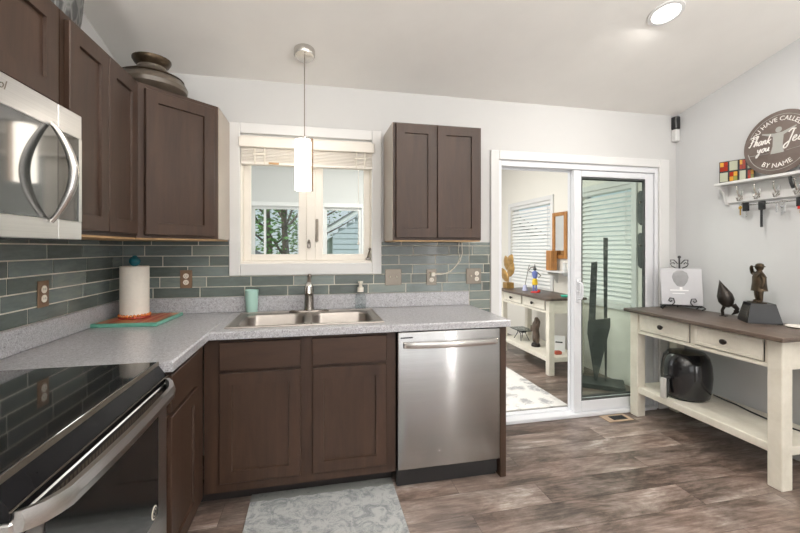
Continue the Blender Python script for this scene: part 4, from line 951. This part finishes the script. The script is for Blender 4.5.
rg_.build('painted_ring', M['signgrey'], sg)
fg = MB()
def flat(poly): fg.prism([Sg @ Vector((x, y, .0003)) for x, y in poly], Sg.to_3x3() @ Vector((0, 0, .0012)))
flat([(-.022, .062), (-.095, .078), (-.096, .070), (-.03, .042), (-.028, -.02), (-.038, -.07), (.038, -.07), (.028, -.02), (.03, .042), (.096, .078), (.095, .086), (.022, .062)])
fg.lathe([(0, 0), (.018, 0), (.018, .0015), (0, .0015)], 20, Sg @ T((0, .082, .0003)))
fg.build('figure_print', M['signgrey'], sg)

# corner motion sensor
se = empty('motion_sensor', (2.92, -.03, 2.32), 'black and white motion sensor mounted high in the wall corner', 'sensor')
MB().box(2.915, 2.962, -.05, -.0, 2.315, 2.42, .006).build('sensor_housing', M['black'], se)
MB().box(2.917, 2.96, -.048, -.0, 2.215, 2.314, .006).build('sensor_lens', M['white'], se)

# ------------------------------------------------------------------ sunroom things
gs = empty('gold_leaf_ornament', (2.47, 1.97, SH), 'gold curved leaf ornament on the far end of the sunroom console', 'ornament', local=True)
gs.scale = (1.0, 1.15, .85)
MB().box(-.05, .05, -.05, .05, 0, .09, .004).build('base_block', M['gold'], gs)
lf = [(0, .02, .09, .24, -35, 0), (0, 0, .17, .24, 28, 0), (0, -.01, .26, .24, -20, 0), (0, .0, .33, .2, 25, 0)]
for (x, y, z, ln_, an, o_) in lf:
    mb = MB(); prof = [(0, 0), (.05, .03), (.075, .08), (.06, .13), (.025, .165), (0, .18)]
    mb.lathe(prof, 16, T((x, y, z)) @ Matrix.Rotation(math.radians(an), 4, 'X') @ Matrix.Diagonal((.25, 1, ln_/.17, 1))); mb.build('leaf', M['gold'], gs)
MB().tube([(0, 0, .08), (0, -.01, .2), (0, .01, .32), (0, -.02, .42)], .006).build('stem', M['gold'], gs)
fgx, fgy = 2.53, 1.44
cf = empty('wire_figurine', (fgx, fgy, SH), 'thin colourful figurine in yellow and blue on a red foot', 'figurine', rz=math.radians(-30), local=True)
tag(MB().lathe([(0, 0), (.05, 0), (.05, .008), (.03, .016), (0, .018)], 20).ball((.045, 0, .018), .018, n=10).build('foot', M['red'], cf), 'red foot')
MB().tube([(-.012, 0, .016), (-.016, 0, .1)], .01).tube([(.014, 0, .016), (.016, 0, .1)], .01).build('legs', M['blue'], cf)
MB().lathe([(0, 0), (.03, 0), (.032, .03), (.022, .075), (0, .08)], 16, T((0, 0, .09))).build('trousers', M['yellow'], cf)
MB().lathe([(0, 0), (.02, 0), (.034, .05), (.03, .075), (.01, .09), (0, .09)], 16, T((0, 0, .165))).build('torso', M['blue'], cf)
MB().tube([(-.03, 0, .235), (-.07, 0, .25), (-.05, 0, .29), (0, 0, .30)], .006).tube([(.03, 0, .235), (.065, 0, .20), (.04, 0, .17)], .006).build('arms', M['plate'], cf)
MB().ball((0, 0, .275), .019, n=12).lathe([(0, 0), (.012, 0), (.0, .05)], 10, T((0, 0, .29))).build('head', M['slate'], cf)
wr = empty('wire_ornament', (2.53, 1.66, SH), 'small bent wire ornament with lilac glass foot beside the figurine', 'ornament', local=True)
MB().lathe([(0, 0), (.035, 0), (.035, .01), (.02, .06), (.016, .07), (0, .07)], 16).build('glass_foot', plain('lilac_glass', lin(190, 195, 225), .15), wr)
MB().tube([(0, 0, .06), (.01, -.02, .16), (.0, -.07, .26), (0, -.10, .32)], .004, 6).build('wire', M['plate'], wr)
tag(MB().lathe([(0, 0), (.03, 0), (.042, .018), (.038, .022), (.026, .006), (0, .005)], 24, T((2.60, .98, SH))).build('small_bowl', M['turq']), 'small turquoise bowl at the near end of the sunroom console', 'bowl')
# wall shelf, oak mirror, oak box
ws2 = empty('display_shelf', (2.93, 1.5, 1.07), 'small white scrolled display shelf on the sunroom wall under the oak mirror', 'shelf')
MB().box(2.80, XR, 1.27, 1.72, 1.035, 1.055, .004).build('shelf_board', M['white'], ws2)
for y in (1.33, 1.63): MB().prism([(XR, y, 1.035), (2.83, y, 1.035), (2.84, y, 1.01), (2.90, y, .99), (2.93, y, .92), (XR, y, .90)], (0, .03, 0)).build('bracket', M['white'], ws2)
mr = empty('oak_mirror', (2.95, 1.55, 1.2), 'narrow oak framed mirror hanging on the sunroom wall', 'mirror')
y0_, y1_, z0_, z1_ = 1.44, 1.72, 1.20, 1.77
mb = MB(); f_ = .045; mb.box(2.938, 2.966, y0_, y0_ + f_, z0_, z1_, .004).box(2.938, 2.966, y1_ - f_, y1_, z0_, z1_, .004).box(2.938, 2.966, y0_ + f_, y1_ - f_, z0_, z0_ + f_, .004).box(2.938, 2.966, y0_ + f_, y1_ - f_, z1_ - f_, z1_, .004); mb.build('mirror_frame', M['oak'], mr)
bx('mirror_glass', plain('mirror_silver', (.85, .86, .85), .03, 1, .01), mr, 2.95, 2.958, y0_ + f_, y1_ - f_, z0_ + f_, z1_ - f_)
tag(MB().box(2.84, 2.925, 1.59, 1.70, 1.0552, 1.30, .004).build('oak_box', M['oak']), 'upright oak box standing on the white sunroom display shelf', 'box')
tag(MB().lathe([(0, 0), (.022, 0), (.03, .03), (.02, .06), (.026, .1), (0, .11)], 16, T((2.87, 1.36, 1.0552))).build('white_figurine', M['white']), 'white figurine on the near end of the sunroom display shelf', 'figurine')
# lower shelf items
SS = .185
sd = empty('glass_stand', (2.54, 1.76, SS), 'black wire stand with glass plate on the sunroom console shelf', 'stand', local=True)
MB().box(-.12, .12, -.19, .19, .155, .163, .002).build('glass_plate', glass('smoked_glass', (.6, .65, .65)), sd)
sd.scale = (.8, .72, .85)
mb = MB()
for sx in (-.07, .07):
    mb.tube([(sx, -.12, .005), (sx*.6, -.05, .1), (sx, 0, .15), (sx*.6, .05, .1), (sx, .12, .005)], .006, 6)
mb.tube([(-.1, -.17, .15), (.1, -.17, .15), (.1, .17, .15), (-.1, .17, .15), (-.1, -.17, .15)], .005, 6).box(-.04, .04, -.08, .08, .115, .15, .004); mb.build('wire_base', M['blackmat'], sd)
sc_ = empty('carved_figure', (2.53, 1.42, SS), 'dark brown carved figure standing on the sunroom console shelf', 'sculpture', local=True)
MB().lathe([(0, 0), (.05, 0), (.052, .02), (.04, .04), (0, .04)], 18).build('base', M['darkfig'], sc_)
bm = skin_obj([(0, 0, .16), (.0, .0, .24), (0, -.015, .30), (0, -.015, .345), (0, .03, .10), (0, .025, .04), (0, -.035, .11), (0, -.03, .04), (0, .045, .25), (-.02, .06, .20), (-.03, .03, .17), (0, -.05, .25), (0, -.07, .30), (0, -.04, .33)],
              [(0, 1), (1, 2), (2, 3), (0, 4), (4, 5), (0, 6), (6, 7), (1, 8), (8, 9), (9, 10), (1, 11), (11, 12), (12, 13)], [.04, .04, .022, .03, .028, .024, .028, .024, .02, .018, .014, .02, .016, .012])
MB().merge(bm).build('body', plain('carved_wood', lin(88, 74, 62), .4, 0, .4, 18), sc_)
cdx = empty('greeting_card', (2.66, 1.16, SS), 'white card with a black mark propped on the sunroom console shelf', 'card', rz=math.radians(-35), local=True)
Mc = Matrix.Rotation(math.radians(-14), 4, 'X')
MB().box(-.06, .06, -.003, .003, 0, .17, mat=Mc).build('card_sheet', M['white'], cdx); MB().box(-.04, .035, -.0045, -.003, .09, .105, mat=Mc @ T((0, 0, 0))).build('black_mark', M['black'], cdx)
tag(MB().box(2.53, 2.61, 1.03, 1.09, SS, SS + .035, .008).build('red_pouch', plain('brick_red_cloth', lin(165, 78, 60), .7)), 'small brick red pouch on the sunroom console shelf before the card', 'pouch')
# V sculpture
vs = empty('slab_sculpture', (2.71, .57, 0), 'tall dark slate sculpture of pointed slabs on a slab foot behind the door glass', 'sculpture', local=True, rz=math.radians(-38))
MB().box(-.20, .20, -.13, .13, 0, .045, .004).build('base_slab', M['slate'], vs)
MB().prism([(-.115, -.012, .62), (.08, -.012, .66), (.08, -.012, .58), (-.035, -.012, .045), (-.055, -.012, .045), (-.12, -.012, .5)], (0, .024, 0), .003).build('wedge', M['slate'], vs)
MB().prism([(-.115, -.011, .5), (-.05, -.011, .55), (-.03, -.011, 1.2), (-.085, -.011, 1.19)], (0, .022, 0), .003).build('plank', M['slate'], vs)
MB().prism([(.035, .014, .045), (.05, .014, .045), (.06, .014, 1.43), (.02, .014, 1.43), (.025, .014, .6)], (0, .018, 0), .002).build('pole', M['slate'], vs)
for z_a, z_b, w_ in ((1.54, 1.86, 'upper'), (1.14, 1.47, 'lower')):
    r = empty('wall_plaque', (2.94, .34, z_a), 'narrow dark wall hanging behind the door glass, %s of the two' % w_, 'wall hanging', 'dark wall hangings in the sunroom')
    MB().prism([(XR - .025, .31, z_a + .03), (XR - .025, .345, z_a), (XR - .025, .375, z_a + .03), (XR - .025, .375, z_b - .02), (XR - .025, .355, z_b), (XR - .025, .31, z_b - .01)], (.024, 0, 0), .002).build('carved_board', M['slate'], r)
    MB().ball((XR - .026, .343, (z_a + z_b)/2 + .05), .012).build('boss', M['plate'], r)

# ------------------------------------------------------------------ outdoors
struct('ground', MB().box(-25, 25, 3.3, 40, -.6, -.3), M['lawn'])
hs = empty('neighbour_house', (3.2, 9.5, -.3), 'grey sided neighbouring house with white gable trim beyond the sunroom window', 'house')
hy = 9.2; gx = [.30, 7.3]; apx = 3.8; ez = 1.68; rz_ = ez + .63*(apx - gx[0])
mb = MB(); z = -.3
while z < rz_:
    zz = z + .16; xa, xb = gx[0] + .25, gx[1] - .25
    if zz > ez: xa = max(xa, gx[0] + (zz - ez)/.63); xb = min(xb, gx[1] - (zz - ez)/.63)
    if xb > xa: mb.prism([(xa, hy, z), (xa, hy - .025, z), (xa, hy, zz)], (xb - xa, 0, 0))
    z += .16
mb.prism([(gx[0] + .25, hy, -.3), (gx[1] - .25, hy, -.3), (gx[1] - .25, hy, ez), (apx, hy, rz_ - .1), (gx[0] + .25, hy, ez)], (0, 6, 0)); mb.build('siding', M['siding'], hs, smooth=False)
mb = MB()
for sx, xe in ((1, gx[0]), (-1, gx[1])): mb.prism([(xe - sx*.2, hy - .15, ez - .06), (xe - sx*.2, hy - .15, ez + .08), (apx, hy - .15, rz_ + .20), (apx, hy - .15, rz_ + .06)], (0, .06, 0))
mb.build('gable_trim', M['white'], hs)
mb = MB()
for sx, xe in ((1, gx[0]), (-1, gx[1])): mb.prism([(xe - sx*.25, hy - .18, ez + .055), (xe - sx*.25, hy - .18, ez + .085), (apx, hy - .18, rz_ + .235), (apx, hy - .18, rz_ + .205)], (0, 6.3, 0))
mb.build('roof', M['roof'], hs)
sh = empty('garden_shed', (-1.75, 7.6, -.3), 'small pale shed with a grey roof beyond the left sunroom window', 'shed')
MB().box(-2.4, -1.3, 7.2, 8.2, -.3, 1.1).prism([(-2.4, 7.2, 1.1), (-1.3, 7.2, 1.1), (-1.85, 7.2, 1.4)], (0, 1.0, 0)).build('shed_wall', M['white'], sh)
mb = MB()
for xe in (-2.5, -1.2): mb.prism([(xe, 7.1, 1.05), (xe, 7.1, 1.11), (-1.85, 7.1, 1.48), (-1.85, 7.1, 1.42)], (0, 1.2, 0))
mb.build('shed_roof', M['roof'], sh)
def tree(x, y, h, cr, label, mat, seed):
    rnd = random.Random(seed); r = empty('tree', (x, y, -.3), label, 'tree', 'trees beyond the sunroom', local=True)
    mb = MB(); mb.tube([(0, 0, 0), (.05, 0, h*.3), (-.04, .05, h*.6), (0, 0, h*.9)], [.13, .11, .08, .03], 8)
    for k in range(7):
        a = rnd.uniform(0, 2*PI); zz = h*rnd.uniform(.25, .7); mb.tube([(0, 0, zz), (math.cos(a)*cr*.4, math.sin(a)*cr*.4, zz + .5), (math.cos(a)*cr*.8, math.sin(a)*cr*.8, zz + 1.1)], [.05, .035, .015], 6)
    mb.build('trunk', M['bark'], r)
    bm = bmesh.new()
    for k in range(1150):
        a = rnd.uniform(0, 2*PI); el = rnd.uniform(-.9, 1); rr = cr*rnd.uniform(.3, 1)**.6
        c0 = Vector((math.cos(a)*rr*math.sqrt(max(0, 1 - el*el*.8)), math.sin(a)*rr*math.sqrt(max(0, 1 - el*el*.8)), h*.62 + el*h*.42))
        q = Matrix.Rotation(rnd.uniform(0, 6.28), 3, 'Z') @ Matrix.Rotation(rnd.uniform(0, 3.1), 3, 'X'); s = rnd.uniform(.05, .11)
        vv = [bm.verts.new(c0 + q @ Vector(p)*s) for p in ((-1, 0, 0), (0, -.5, .1), (1, 0, 0), (0, .5, .1))]; bm.faces.new(vv)
    MB().merge(bm).build('foliage', mat, r, smooth=False)
tree(-3.5, 11, 4.6, 1.2, 'leafy tree furthest left beyond the left sunroom window', M['leaf'], 1)
tree(-1.75, 13.5, 5.4, 1.5, 'tree with bare lower trunk in the middle of the left sunroom window', M['leaf2'], 2)
tree(-.95, 10.8, 4.8, 1.05, 'tree at the right edge of the left sunroom window', M['leaf'], 3)
tree(.6, 20, 5.6, 2.6, 'distant tree rising behind the neighbouring house roof', M['leaf'], 4)
